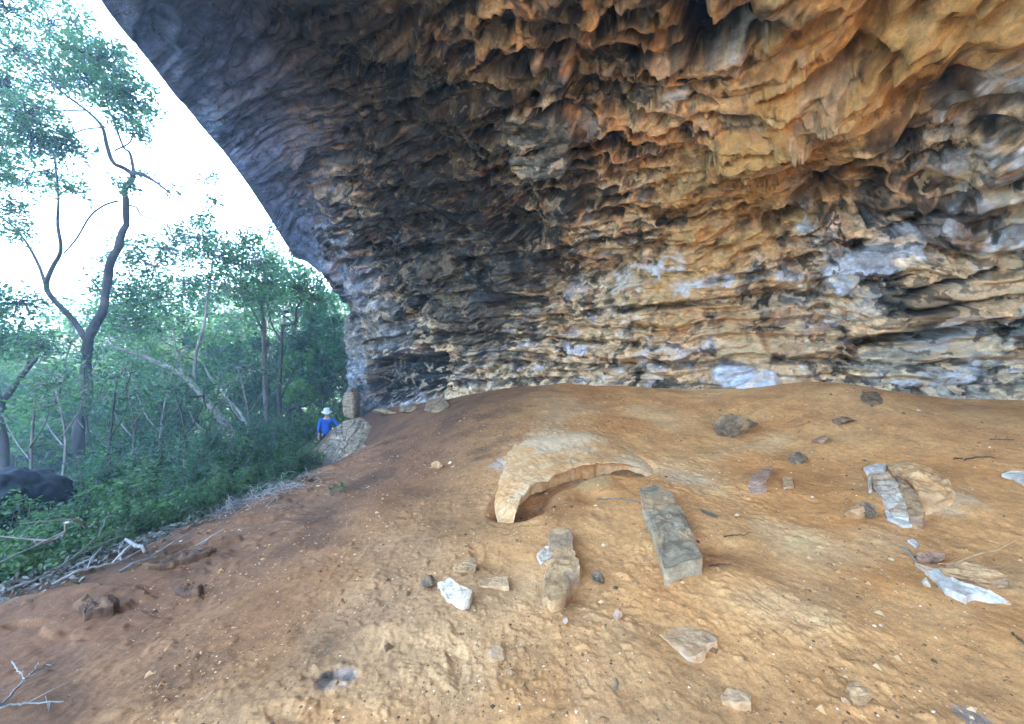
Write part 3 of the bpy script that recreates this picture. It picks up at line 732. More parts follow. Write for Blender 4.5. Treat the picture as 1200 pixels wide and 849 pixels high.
# --- the tall forked tree by the cave mouth
rg = np.random.RandomState(11); wood = MB(); crown = MB()
YA = 10.0
gA = at(92, 628, YA); gA[2] = float(ground_z(gA[0], YA)) - .2
tr_ = np.concatenate([[gA], px_line([(93, 610), (95, 520), (97, 460), (106, 408), (118, 360), (128, 320), (140, 285), (146, 258), (149, 232), (153, 205)], YA, 34)])
kn = np.arange(len(tr_)) * .55; tr_[3:, 0] += (.035 * np.sin(kn * 1.7) + .03 * np.sin(kn * 3.1 + 1))[3:]; tr_[3:, 1] += (.06 * np.sin(kn * 1.3 + 2))[3:]
tube(wood, tr_, np.concatenate([[.17], np.linspace(.125, .10, 13), np.linspace(.098, .055, 21)]) * (1 + .10 * np.sin(kn * 4.3) * np.sin(kn * 1.9)), 10, .12, 3)
LIMBS = [([(106, 410), (87, 379), (60, 349), (54, 334), (62, 314), (70, 293), (68, 262), (65, 230), (60, 184)], (YA, 9.5), .11, .03),
         ([(57, 345), (44, 312), (33, 282), (12, 262), (-8, 250)], (9.9, 10.6), .06, .02),
         ([(154, 203), (168, 206), (180, 212), (199, 226)], (YA, 9.6), .085, .04),
         ([(154, 203), (143, 196), (134, 191), (125, 170), (117, 148), (102, 131), (71, 106), (46, 81), (30, 60)], (YA, 9.3), .095, .02),
         ([(154, 203), (152, 180), (141, 170), (132, 141), (125, 124), (122, 90), (112, 60)], (YA, 10.6), .06, .015),
         ([(136, 178), (150, 165), (158, 150), (150, 130)], (YA, 10.2), .035, .012),
         ([(150, 240), (161, 244), (166, 253), (198, 263), (208, 283), (240, 285)], (YA, 9.7), .04, .016),
         ([(141, 237), (120, 240), (106, 254), (88, 279), (71, 296)], (YA, 9.7), .04, .028),
         ([(117, 148), (95, 150), (70, 160), (40, 168)], (9.7, 10.5), .035, .012), ([(71, 106), (60, 70), (58, 30)], (9.4, 9.8), .03, .01),
         ([(65, 230), (85, 222), (96, 212)], (9.6, 9.9), .02, .008), ([(62, 200), (45, 205), (20, 215)], (9.5, 9.2), .02, .008), ([(102, 131), (60, 128), (20, 120)], (9.6, 9.0), .03, .012)]
for k, (pts, Y, r0, r1) in enumerate(LIMBS):
    L = px_line(pts, Y, 4 * len(pts), .08, k); tube(wood, L, np.linspace(r0 * .62, r1 * .62, len(L)), 7, .06, k)
BL = [(120, 70, 34, 1), (145, 108, 34, 1.2), (104, 92, 30, 1), (152, 140, 24, .9), (72, 96, 38, .8), (30, 140, 38, 1), (42, 168, 26, .9), (20, 60, 40, .7), (60, 28, 34, .6), (72, 168, 22, .8), (98, 178, 16, .7),
      (60, 205, 26, .7), (84, 222, 16, .6), (10, 105, 34, .8), (0, 165, 30, .8), (92, 60, 26, .7), (164, 158, 14, .7), (150, 216, 14, .5), (30, 215, 26, .4), (8, 245, 24, .5), (-30, 90, 50, .8), (-25, 190, 40, .8), (90, 25, 24, .4),
      (172, 205, 9, .4), (196, 222, 7, .4), (238, 252, 12, .5), (240, 212, 12, .25), (255, 240, 10, .3), (18, 270, 20, .7), (5, 10, 40, .5)]
for (u, v, r, k) in BL:
    y = YA + rg.uniform(-1.0, 1.2); c = at(u, v, y); R_ = r / F * y
    pts, tw = sprays(rg, c, (R_, R_ * 1.0, R_ * .85), int(r * r * .065 * k) + 3, 15, .085)
    leaves(crown, pts, .115, rg, .45, .4)
    for t_ in tw[:max(6, len(tw) * 2 // 3)]:
        tube(wood, np.array([c + rg.normal(size=3) * .08, (c + t_) / 2 + rg.normal(size=3) * .06, t_]), [.014, .010, .005], 4)
ta = empty('tree', gA + [0, 0, .2]); wood.build('trunk', BARK, ta); crown.build('crown', LEAF, ta)
tag(ta, 'tall dark forked tree rising against the white sky at the cave mouth', 'tree')

# --- the pale leaning tree
wood = MB(); crown = MB()
YB = 11.5; gB = at(276, 520, YB); gB[2] = float(ground_z(gB[0], YB)) - .2
L = np.concatenate([[gB], px_line([(270, 507), (258, 490), (245, 475), (222, 447), (200, 432), (172, 420), (146, 411), (122, 402)], (YB, 10.8), 26)])
tube(wood, L, np.concatenate([[.13], np.linspace(.11, .035, 26)]), 9, .10, 1)
for k, (pts, Y, r0, r1) in enumerate([([(228, 450), (232, 415), (238, 379), (244, 350), (247, 328), (252, 296), (262, 270)], (11.3, 11.8), .075, .02), ([(222, 447), (212, 424), (204, 403), (206, 380)], (11.2, 11.0), .045, .015),
                                      ([(292, 500), (276, 480), (262, 465), (248, 446), (238, 424)], (11.9, 12.4), .07, .03), ([(244, 350), (225, 335), (205, 318)], (11.6, 11.2), .03, .012), ([(247, 330), (262, 318), (282, 306)], (11.6, 12), .03, .012),
                                      ([(172, 420), (150, 395), (140, 370)], (11, 10.6), .03, .01), ([(240, 372), (262, 352), (276, 345)], (11.5, 12), .02, .008)]):
    P = px_line(pts, Y, 4 * len(pts), .08, k + 40); tube(wood, P, np.linspace(r0 * .7, r1 * .7, len(P)), 7, .1, k)
for (u, v, r, k) in [(200, 292, 30, 1.1), (232, 280, 30, 1.2), (255, 300, 26, 1.1), (182, 312, 24, .9), (285, 285, 26, 1.2), (300, 305, 24, 1), (262, 335, 28, .9), (215, 330, 26, .8), (285, 340, 22, .8), (205, 372, 24, .6), (160, 385, 26, .6), (125, 395, 24, .6), (145, 355, 26, .6), (150, 302, 28, .9), (128, 335, 26, .8), (168, 338, 28, .9), (185, 350, 26, .8), (150, 375, 26, .8), (240, 262, 16, .5), (310, 272, 16, .5)]:
    y = YB + rg.uniform(-.9, 1.0); c = at(u, v, y); R_ = r / F * y
    pts, tw = sprays(rg, c, (R_, R_, R_ * .8), int(r * r * .065 * k) + 3, 13, .09); leaves(crown, pts, .115, rg, .48, .4)
    for t_ in tw[:max(5, len(tw) // 2)]: tube(wood, np.array([c, (c + t_) / 2 + rg.normal(size=3) * .06, t_]), [.014, .010, .005], 4)
tb = empty('tree', gB + [0, 0, .2]); wood.build('trunk', BARK_P, tb); crown.build('crown', LEAF, tb)
tag(tb, 'pale barked tree leaning left over the shrubs beside the tall forked tree', 'tree')

# --- slim trees near the person, and one at the far left
def traced_tree(trunk, limbs, blobs, Y, r, bark, leaf, label, dens=.09, ls=.12):
    wood = MB(); crown = MB(); g = at(*trunk[0], Y); g[2] = float(ground_z(g[0], Y)) - .15
    P = np.concatenate([[g], px_line(trunk[1:], Y, 5 * len(trunk), .08, len(limbs))]); tube(wood, P, np.linspace(r, r * .4, len(P)), 8, .06, 2)
    for k, (pts, r0) in enumerate(limbs):
        q = px_line(pts, (Y, Y + (.8 if k % 2 else -.8)), 5 * len(pts), .05, k); tube(wood, q, np.linspace(r0, r0 * .35, len(q)), 6, .06, k)
    for (u, v, rd, k) in blobs:
        y = Y + rg.uniform(-1.2, 1.2); c = at(u, v, y); R_ = rd / F * y
        pts, tw = sprays(rg, c, (R_, R_, R_ * .8), int(rd * rd * dens * k) + 3, 9, .13); leaves(crown, pts, ls, rg, .48, .4)
        for t_ in tw[:max(4, len(tw) // 2)]: tube(wood, np.array([c, (c + t_) / 2 + rg.normal(size=3) * .06, t_]), [.016, .010, .005], 4)
    t = empty('sapling' if r < .03 else 'tree', g + [0, 0, .15]); wood.build('trunk', bark, t); crown.build('crown', leaf, t); tag(t, label, 'sapling' if r < .03 else 'tree', 'saplings among the shrubs' if r < .03 else None)
traced_tree([(328, 520), (328, 500), (327, 460), (328, 420), (330, 382)], [([(330, 382), (345, 378), (347, 362), (356, 350)], .05), ([(330, 400), (318, 380), (312, 350)], .04), ([(328, 470), (340, 445), (352, 420)], .03), ([(328, 455), (312, 470), (304, 490)], .03)],
            [(350, 340, 26, 1), (320, 330, 26, 1), (370, 350, 22, 1), (340, 365, 22, .6), (300, 350, 22, .7)], 12.6, .085, BARK, LEAF, 'slim dark trunk with a kinked top standing left of the person')
traced_tree([(313, 512), (313, 490), (312, 440), (309, 390), (307, 350), (312, 318)], [([(309, 390), (296, 365), (286, 350)], .04), ([(312, 430), (322, 400), (330, 380)], .03)],
            [(305, 312, 26, 1), (330, 318, 24, 1), (285, 335, 24, .8), (330, 345, 20, .7)], 13.4, .10, BARK_G, LEAF, 'straight grey trunk directly left of the slim kinked one')
traced_tree([(6, 545), (5, 520), (4, 480), (14, 455), (30, 436), (44, 420)], [([(4, 480), (-6, 450), (-14, 410)], .04), ([(30, 436), (36, 410), (40, 385)], .03)],
            [(20, 400, 28, .9), (-8, 400, 30, .9), (48, 405, 24, .7), (-20, 360, 34, .8), (20, 355, 26, .6)], 8.6, .085, BARK, LEAF, 'short dark bent tree at the far left behind the dark boulder')

for k, (u, v0, u1, v1, Y) in enumerate([(36, 600, 46, 450, 6.4), (72, 580, 64, 440, 7.4), (128, 590, 140, 440, 7.2), (152, 570, 146, 430, 8.4), (186, 560, 204, 430, 8.8), (214, 570, 206, 455, 7.8), (240, 560, 262, 440, 9.2), (288, 545, 280, 430, 10), (112, 560, 100, 420, 9.4)]):
    um = (u + u1) / 2 + (6 if k % 2 else -7); vm = (v0 + v1) / 2
    traced_tree([(u, v0), (u, v0 - 8), (um, vm), (u1, v1)], [([(um, vm), (um + 16, vm - 26), (um + 24, vm - 50)], .014), ([(um, vm + 12), (um - 18, vm - 8), (um - 28, vm - 40)], .013), ([(u1, v1 + 30), (u1 + 14, v1 + 6), (u1 + 16, v1 - 16)], .010)],
                [(u1, v1, 20, .8), (um + 22, vm - 48, 18, .8), (um - 26, vm - 38, 18, .8)], Y, .028, (BARK_G, BARK_P, BARK)[k % 3], (LEAF, LEAF_S, LEAF_D)[k % 3], 'thin spindly sapling with sparse leaves rising out of the shrubs', .026, .09)
# --- forest beyond: a few kinds, copied
def forest_proto(seed, H, leaf, bark, nl, ls, lean=.1, depth=3, cr=.75, kids=(2, 3)):
    r = np.random.RandomState(seed); wood = MB(); crown = MB(); tips = []
    d = np.array([r.uniform(-lean, lean), r.uniform(-lean, lean), 1])
    n = 8; P = [np.array([0, 0, -.4])]
    for k in range(n): 
        d = d + r.normal(size=3) * .07; d[2] = 1; P.append(P[-1] + d / np.linalg.norm(d) * H * .42 / n)
    P = np.array(P); tube(wood, smooth_line(P, 14), np.linspace(H * .014, H * .009, 14), 8, .06, seed)
    for k in range(4):
        e = np.array([r.normal() * .6, r.normal() * .6, .9]); grow(wood, tips, P[-1 - k % 3], e / np.linalg.norm(e), H * .26, H * .0065, depth - 1, r, 5, .12, kids)
    for k in range(3):
        e = np.array([r.normal(), r.normal(), .35]); grow(wood, tips, P[3 + k], e / np.linalg.norm(e), H * .15, H * .003, 1, r, 4, .1, kids)
    tips = np.array(tips); per = max(4, nl // len(tips))
    for t in tips:
        pts, _ = sprays(r, t, (cr * H * .075, cr * H * .075, cr * H * .055), max(2, per // 8), 8, H * .012); leaves(crown, pts, ls, r, .55, .45)
    return wood.mesh('trunk'), crown.mesh('crown'), leaf, bark
PROTO = [forest_proto(1, 13, LEAF, BARK_G, 5200, .23), forest_proto(2, 12, LEAF_D, BARK, 5600, .24, .15), forest_proto(3, 14, LEAF_Y, BARK_P, 5000, .24, .1), forest_proto(4, 8, LEAF_D, BARK, 5200, .19, .2, 3, .9), forest_proto(5, 7, LEAF_Y, BARK_G, 4600, .18, .2, 3, .9)]
FLAB = ['grey trunked green tree in the forest beyond the cave mouth', 'dense dark green tree in the forest beyond the cave mouth', 'pale trunked light green tree in the forest beyond the cave mouth',
        'low dark bushy tree in the forest beyond the cave mouth', 'low light green tree in the forest beyond the cave mouth']
for k, (tm, cm, lf, bk) in enumerate(PROTO): tm.materials.append(bk); cm.materials.append(lf)
SPOTS = [  # photo column, depth, kind, scale
    (395, 20, 1, .9), (372, 23, 1, 1.05), (352, 19, 0, .9), (335, 25, 1, 1.05), (318, 20, 3, 1.1), (300, 24, 0, 1.0), (282, 21, 4, 1.15), (262, 27, 2, 1.0), (240, 22, 3, 1.1), (215, 28, 2, .95), (190, 22, 4, 1.1),
    (165, 27, 4, 1.2), (140, 22, 4, .9), (115, 30, 4, 1.2), (85, 26, 4, .9), (55, 21, 0, .75), (30, 28, 2, .8), (5, 20, 4, 1.2), (-30, 24, 0, .9), (-60, 18, 1, .8), (-15, 15, 4, 1.0),
    (405, 27, 1, 1.15), (385, 31, 0, 1.2), (345, 34, 2, 1.2), (305, 36, 1, 1.2), (270, 40, 2, 1.2), (230, 42, 0, 1.2), (180, 40, 4, 1.7), (130, 46, 4, 1.6), (70, 44, 4, 1.6), (20, 40, 2, 1.1), (-40, 38, 0, 1.2), (-110, 26, 1, 1), (-120, 16, 0, .9),
    (410, 18, 3, .9), (378, 17, 3, .8), (360, 16.2, 4, .75), (338, 16.5, 3, .9), (300, 16.5, 3, .8), (260, 16, 3, .75), (215, 15.5, 4, .8), (170, 15.5, 3, .7), (130, 14.5, 4, .65), (60, 15, 3, .75), (25, 14, 4, .7), (12, 13, 4, .75), (45, 16, 0, .62), (78, 17, 4, .95), (-5, 18, 2, .62), (100, 19, 4, 1.05), (60, 22, 2, .7), (-40, 14, 4, .9), (28, 18, 4, 1.15), (150, 16, 0, .80), (185, 17, 2, .76), (118, 18, 0, .80), (35, 17, 2, .68), (72, 20, 0, .74), (8, 19, 0, .74), (120, 17, 4, .85)]
for (u, Y, k, sc) in SPOTS:
    p = at(u, 424, Y); p[2] = float(ground_z(p[0], p[1]))
    t = empty('forest_tree', p); t.scale = (sc,) * 3
    tm, cm, _, _ = PROTO[k]
    for nm, me_ in (('trunk', tm), ('crown', cm)):
        o = bpy.data.objects.new(nm, me_); COL.objects.link(o); o.parent = t
    t.rotation_euler.z = rg.uniform(0, 6.28)
    tag(t, FLAB[k], 'tree', 'trees of the forest beyond the cave mouth')

# --- shrubs along the broken edge of the floor
def shrub_proto(seed, H, W, n, ls, leaf, wid=.5):
    r = np.random.RandomState(seed); stems = MB(); lv = MB(); tips = []
    for k in range(7):
        e = np.array([r.normal() * .5, r.normal() * .5, 1]); grow(stems, tips, (r.normal() * .06 * W, r.normal() * .06 * W, -.1), e / np.linalg.norm(e), H * .5, .016 * H, 2, r, 5, .05, (2, 3), .5)
    tips = np.array(tips); tips = tips[tips[:, 2] > .15 * H]; tips[:, :2] *= W / max(1e-3, np.percentile(np.abs(tips[:, :2]), 90))
    per = max(1, n // (len(tips) * 7))
    for t in tips:
        pts, tw = sprays(r, t, (.19 * W, .19 * W, .13 * H), per, 7, .06); leaves(lv, pts, ls, r, wid, .6)
        tube(stems, np.array([t * .85, t, tw[0]]), [.008, .006, .003], 4)
    a, b = stems.mesh('stems'), lv.mesh('leaves'); a.materials.append(BARK_G); b.materials.append(leaf); return a, b
SP = [shrub_proto(21, 1.7, .8, 4200, .085, LEAF_S), shrub_proto(22, 2.1, .9, 4800, .075, LEAF_D), shrub_proto(23, 1.3, .75, 3000, .10, LEAF_S, .6), shrub_proto(24, 1.6, .7, 1500, .09, LEAF_Y)]
SLAB = ['dense leafy shrub with broad mid green leaves on the slope below the cave edge', 'tall dark green shrub on the slope below the cave edge', 'low broad leaved shrub on the slope below the cave edge', 'thin light green shrub on the slope below the cave edge']
SHR = [(330, 8.6, 0, .75), (300, 8.2, 0, .85), (338, 9.6, 2, .7), (318, 9.6, 1, .85), (285, 9.5, 1, .95), (262, 8.0, 0, .95), (240, 9.2, 1, 1.0), (225, 7.2, 1, .9), (205, 8.4, 0, 1.15), (190, 6.6, 0, .9), (172, 7.6, 1, 1.1), (150, 6.4, 3, 1.1), (135, 8.6, 1, 1.2), (160, 5.6, 2, .8),
       (120, 6.8, 0, 1.2), (95, 8.0, 1, 1.2), (70, 7.2, 0, 1.1), (60, 9.2, 3, 1.5), (30, 7.6, 3, 1.3), (20, 9.6, 0, 1.3), (90, 5.6, 0, .75), (45, 4.5, 0, .55), (12, 4.9, 1, .55), (-8, 4.5, 0, .6), (70, 5.2, 1, .6), (60, 5.9, 1, .7), (36, 4.9, 0, .6), (100, 6.2, 1, .9), (130, 5.5, 0, .8), (-10, 8.2, 1, 1.2), (50, 5.0, 3, .7), (15, 4.4, 2, .7), (75, 4.9, 2, .6), (-15, 4.8, 0, .9), (-40, 5.6, 1, 1.0), (5, 3.9, 3, .55), (110, 5.0, 3, .6), (338, 7.5, 2, .45), (300, 6.5, 2, .5), (258, 5.75, 0, .4), (212, 5.1, 2, .5), (150, 4.4, 2, .45), (95, 3.95, 2, .4), (45, 3.45, 2, .42), (240, 6.2, 1, .5), (180, 5.2, 0, .5),
       (350, 13.5, 0, .7), (335, 12, 1, .8), (300, 12.5, 1, 1.0), (270, 13, 0, 1.1), (240, 13, 1, 1.1), (200, 12, 1, 1.1), (165, 11, 0, 1.2), (110, 12, 1, 1.2), (60, 12, 0, 1.1), (0, 12, 1, 1.2), (400, 15.5, 2, 1.0), (372, 15.8, 0, .9), (392, 16.5, 1, 1.1)]
for (u, Y, k, sc) in SHR:
    p = at(u, 424, Y); p[2] = float(ground_z(p[0], p[1])) - .03
    t = empty('shrub', p); t.scale = (sc, sc, sc * rg.uniform(.85, 1.1)); t.rotation_euler.z = rg.uniform(0, 6.28)
    for nm, me_ in zip(('stems', 'leaves'), SP[k]):
        o = bpy.data.objects.new(nm, me_); COL.objects.link(o); o.parent = t
    tag(t, SLAB[k], 'shrub', 'shrubs on the slope below the cave edge')
# ------------------------------------------------------------------ loose stones, slabs, sticks, the walker
def stone_mat(name, a, b, accent=None, sc=7, layered=0.0, rough=.8, lo=.42, hi=.6):
    m = NT(name); oc = m.coord(); v = m.mapping(oc, (1, 1, 1 + 5 * layered))
    n = m.noise(v, sc, 8, .68, .5); n2 = m.noise(oc, sc * 5, 6, .7); n3 = m.noise(oc, sc * .45, 4, .6, .6)
    c = m.mix(m.ramp(n, [(lo, 0), (hi, 1)]), a, b)
    if accent is not None: c = m.mix(m.ramp(n3, [(.50, 0), (.60, .8)]), c, accent)
    c = m.mix(1, c, m.ramp(n2, [(.3, .7), (.7, 1.25)]), 'MULTIPLY')
    m.pbr(c, rough, m.bump(m.math('ADD', n, m.math('MULTIPLY', n2, .5)), .6, .02), .3); return m.m
M_GREY = stone_mat('grey_slab_stone', lin(128, 108, 84), lin(172, 150, 120), lin(184, 144, 102))
M_TAN = stone_mat('tan_stone', lin(148, 110, 76), lin(194, 156, 112), lin(140, 114, 96), 9, .6)
M_SAND = stone_mat('dusty_stone', lin(176, 132, 92), lin(206, 168, 126), lin(196, 176, 158), 5)
M_WHITE = stone_mat('white_stone', lin(186, 162, 138), lin(222, 204, 182), lin(196, 152, 110), 9)
M_YEL = stone_mat('yellowish_stone', lin(164, 124, 84), lin(200, 158, 110), lin(150, 120, 94), 10)
M_BLUEW = stone_mat('bluish_white_stone', lin(184, 170, 156), lin(218, 208, 196), lin(194, 154, 116), 12)
M_DARK = stone_mat('dark_stone', lin(100, 82, 66), lin(150, 124, 96), lin(176, 138, 100), 9)
M_PINK = stone_mat('pinkish_stone', lin(160, 122, 98), lin(194, 156, 130), None, 8)
M_BOULD = stone_mat('dark_boulder_stone', lin(14, 17, 26), lin(32, 38, 52), lin(28, 42, 34), 5)
M_EARTH = stone_mat('earth_clod', lin(82, 56, 40), lin(118, 84, 58), None, 9)
M_PALE = stone_mat('pale_ledge_stone', lin(120, 102, 82), lin(176, 154, 128), lin(96, 90, 86), 5, .8)

def nearest_noise(P, sc, seed): return fbm(np.asarray(P, np.float32) * sc + seed, 4, .55)
def resample(P, n):
    P = np.asarray(P, float); Q = np.concatenate([P, P[:1]]); s = np.concatenate([[0], np.cumsum(np.linalg.norm(np.diff(Q, axis=0), axis=1))])
    u = np.linspace(0, s[-1], n, endpoint=False); return np.stack([np.interp(u, s, Q[:, k]) for k in range(3)], 1)
def sit(o_name, V, Q, T, mat, label, cat, group=None, smooth=False, extra=None):
    """link a stone as one mesh whose origin is at its base"""
    V = np.asarray(V, float); org = np.array([V[:, 0].mean(), V[:, 1].mean(), V[:, 2].min()])
    me_ = mesh_np(o_name, V - org, quads=Q, tris=T, smooth=smooth); o = link(o_name, me_, None, [mat]); o.location = org
    return tag(o, label, cat, group)
def slab(name, outline, h, mat, label, cat='rock', jag=.012, top=.010, seed=0, n=96, flare=1.0, sink=.05, round_=.10, step=.0, smooth=True):
    """a slab: its top face's outline in photo pixels, h the height of that face above the sand (one value or one per corner)"""
    hs = h if hasattr(h, '__len__') else [h] * len(outline)
    P = np.array([hit(u, v, hh) for (u, v), hh in zip(outline, hs)])
    R0 = resample(P, n); c = R0.mean(0)
    d = R0 - c; d[:, 2] = 0; dn = d / (np.linalg.norm(d, axis=1)[:, None] + 1e-9)
    R0 = R0 + dn * (jag * 1.6 * nearest_noise(R0, 9, seed) + jag * .9 * nearest_noise(R0, 30, seed + 5))[:, None]
    lft = float(np.mean(floor_z(R0[:, 0], R0[:, 1]) - ground_z(R0[:, 0], R0[:, 1]))); R0[:, 2] += lft
    gb = ground_z(R0[:, 0], R0[:, 1]) - sink + min(lft, 0)
    c = R0.mean(0); AA = np.concatenate([R0[:, :2], np.ones((n, 1))], 1); pl = np.linalg.lstsq(AA, R0[:, 2], rcond=None)[0]
    rings = []; m = 9
    for k in range(m):
        f = k / (m - 1); q = R0.copy(); q[:, 2] = gb + (R0[:, 2] - gb) * f
        ex = (flare - 1) * (1 - f) + step * math.sin(k * 2.4)
        q += dn * (np.linalg.norm(d, axis=1).mean() * ex + jag * .8 * nearest_noise(np.concatenate([q[:, :2] * 6, q[:, 2:] * 40], 1), 1, seed + 9))[:, None]
        if k == m - 1: q -= dn * jag * .5
        rings.append(q)
    for f in np.concatenate([[.985, .96, .93], np.linspace(.89, .03, 24)]):
        q = c + (rings[m - 1] - c) * f; pz = q[:, 0] * pl[0] + q[:, 1] * pl[1] + pl[2]; e_ = rings[m - 1]; q[:, 2] = pz + (e_[:, 2] - e_[:, 0] * pl[0] - e_[:, 1] * pl[1] - pl[2]) * f ** 5; q[:, 2] += top * (nearest_noise(q, 7, seed + 2) * 1.4 + .5 * nearest_noise(q, 13, seed + 3)) * min(1, (1 - f) * 8) + round_ * top * (1 - f)
        rings.append(q)
    rings.insert(m, rings[m - 1].copy())                 # crisp rim: the top has its own edge loop
    V = np.concatenate(rings + [rings[-1].mean(0)[None]]); j = np.arange(n)
    Q = np.concatenate([grid_quads(m, n, True), grid_quads(len(rings) - m, n, True) + m * n])
    T = np.stack([(len(rings) - 1) * n + j, (len(rings) - 1) * n + (j + 1) % n, np.full(n, len(V) - 1)], 1)
    return sit(name, V, Q, T, mat, label, cat, smooth=smooth)
def chunk(name, u, v, wpx, hpx, mat, label, cat='stone', seed=0, deep=1.0, rot=0.0, pts=15, sink=.28, lift=0.0, rough=.05, flat=1.0, group=None, size=None):
    """a broken lump: base centre at photo pixel (u, v), wpx wide and hpx high in the photo"""
    p = hit(u, v); s = p[1] / F; w = wpx * s * .5; hh = hpx * s * flat
    r = np.random.RandomState(seed); q = r.normal(size=(pts, 3)); q /= np.linalg.norm(q, axis=1)[:, None]; q *= r.uniform(.82, 1.1, (pts, 1))
    bm = bmesh.new()
    for a in q: bm.verts.new(a)
    bmesh.ops.convex_hull(bm, input=bm.verts)
    for x in [x for x in bm.verts if not x.link_faces]: bm.verts.remove(x)
    bmesh.ops.bevel(bm, geom=bm.edges[:], offset=.07, segments=2, affect='EDGES', profile=.6)
    bmesh.ops.triangulate(bm, faces=bm.faces[:])
    for _ in range(2): bmesh.ops.subdivide_edges(bm, edges=bm.edges[:], cuts=1, use_grid_fill=True)
    bmesh.ops.triangulate(bm, faces=bm.faces[:])
    V = np.array([x.co for x in bm.verts]); bm.verts.index_update(); T = np.array([[x.index for x in f.verts] for f in bm.faces]); bm.free()
    V = V * (1 + rough * 1.6 * nearest_noise(V, 2.2, seed) + rough * nearest_noise(V, 6, seed + 4))[:, None]
    V = V * np.array([w, w * deep, hh * .5 / (1 - sink)]); ca, sa = math.cos(rot), math.sin(rot)
    V = np.stack([V[:, 0] * ca - V[:, 1] * sa, V[:, 0] * sa + V[:, 1] * ca, V[:, 2]], 1)
    V[:, 2] += -V[:, 2].min() - sink * hh * .8 + lift + float(floor_z(p[0], p[1])[0]) - p[2]; V += p
    return sit(name, V, None, T, mat, label, cat, group)

# --- the half buried sandstone shelf with its undercut front edge
def shelf():
    back = [(584, 606), (575, 570), (575, 545), (592, 515), (645, 498), (700, 502), (742, 520), (766, 545)]
    front = SHELF_FRONT
    hf = [.02, .05, .075, .09, .10, .11, .11, .09, .05, .0]
    n = 220
    FR = smooth_line([hit(u, v, h) for (u, v), h in zip(front, hf)], n); BK = smooth_line([hit(u, v, .005) for u, v in back], n)
    FR0 = FR.copy(); FR[:, 2] += .010 * nearest_noise(FR, 6, 3) ; FR[:, 1] += .075 * nearest_noise(FR, 3.5, 8) 
    rows_ = []; m = 40
    ends = sstep(0, .10, np.linspace(0, 1, n)) * (1 - sstep(.93, 1, np.linspace(0, 1, n))); hgt = (FR[:, 2] - ground_z(FR[:, 0], FR[:, 1])) * ends * (1 + .35 * nearest_noise(FR, 2.2, 51)) - .05 * (1 - ends); FR[:, 2] = ground_z(FR[:, 0], FR[:, 1]) + hgt; h0 = FR0[:, 2] - ground_z(FR0[:, 0], FR0[:, 1]); h0 = h0 * ends - .05 * (1 - ends)
    for k in range(m):
        f = 1 - (1 - k / (m - 1)) ** 1.6; q = BK * (1 - f) + (FR0 * (1 - f ** 16) + FR * f ** 16) * f
        g = ground_z(q[:, 0], q[:, 1]); q[:, 2] = g - .05 + ((h0 * (1 - f ** 16) + hgt * f ** 16) + .05) * f ** .9 + ends * .015 * math.sin(math.pi * f) + .030 * nearest_noise(q, 3.2, 21) * f * (1 - f ** 6) + .008 * nearest_noise(q, 12, 25)
        if k == 0: q[:, 2] = g - .08
        rows_.append(q)
    bdir = BK - FR; bdir[:, 2] = 0; bdir /= np.linalg.norm(bdir, axis=1)[:, None]
    for (b, dz) in ((-.014, -.08), (-.010, -.17), (.03, -.27), (.12, -.36), (.24, -.5), (.34, -.8), (.38, -1.4), (.38, -2.2)):
        q = FR + bdir * (b + .02 * nearest_noise(FR * np.array([1, 1, 3]), 8, 31 + int(dz * 10)))[:, None] * np.clip(hgt / .2, .15, 1)[:, None]; q[:, 2] = FR[:, 2] + dz * np.maximum(hgt, .05); rows_.append(q)
    V = np.concatenate(rows_); Q = grid_quads(len(rows_), n)
    return sit('rock_shelf', V, Q, None, M_SHELF, 'half buried pale sandstone shelf with dark curved undercut edge', 'rock', smooth=True)
M_SHELF = stone_mat('shelf_stone', lin(202, 146, 92), lin(212, 166, 118), lin(210, 176, 138), 3.5, 0, .85)
shelf()
slab('stone_slab', [(750, 573), (768, 569), (786, 577), (801, 600), (809, 612), (814, 634), (825, 657), (802, 662), (778, 670), (773, 650), (762, 622), (753, 598)], [.03, .05, .09, .11, .12, .12, .13, .13, .11, .08, .05, .03], M_GREY,
     'long grey flat slab standing out of the sand right of the shelf', 'rock slab', .016, .014, 5, flare=1.0)
slab('stone_slab', [(644, 622), (662, 616), (671, 624), (672, 642), (674, 652), (681, 658), (677, 672), (670, 682), (666, 692), (659, 702), (646, 705), (636, 702), (636, 680), (640, 650)], [.01, .03, .06, .07, .08, .09, .09, .09, .09, .08, .07, .05, .02, .01], M_YEL,
     'yellowish layered slab with ragged edge in the middle of the floor', 'rock slab', .018, .010, 15, flare=.97, step=.008)
slab('stone_slab', [(770, 742), (800, 730), (828, 738), (840, 748), (822, 766), (805, 768)], [.0, .01, .02, .035, .035, .01], M_SAND, 'flat sand coloured slab almost buried below the long grey slab', 'rock slab', .01, .006, 25, flare=1.0)
slab('white_stone', [(513, 682), (528, 675), (540, 684), (554, 690), (550, 700), (540, 706), (526, 700)], [.02, .05, .06, .07, .07, .06, .03], M_WHITE, 'small angular white stone lying alone left of centre', 'stone', .010, .012, 33, 60, flare=.96)
slab('stone', [(560, 679), (580, 675), (595, 675), (597, 686), (580, 686), (562, 685)], [.01, .02, .035, .035, .02, .01], M_SAND, 'thin flat tan stone just right of the white stone', 'stone', .006, .006, 36, 60)
slab('stone', [(640, 640), (652, 640), (648, 652), (634, 660), (626, 652)], [.02, .02, .025, .02, .01], M_WHITE, 'small pale pinkish white stone against the yellowish slab', 'stone', .008, .01, 38, 50)
chunk('stone', 546, 669, 34, 15, M_TAN, 'knobbly tan stone behind the white stone', seed=3, deep=.6, pts=20, rough=.09)
chunk('stone', 502, 684, 18, 12, M_DARK, 'small dark brown stone left of the white stone', seed=5)
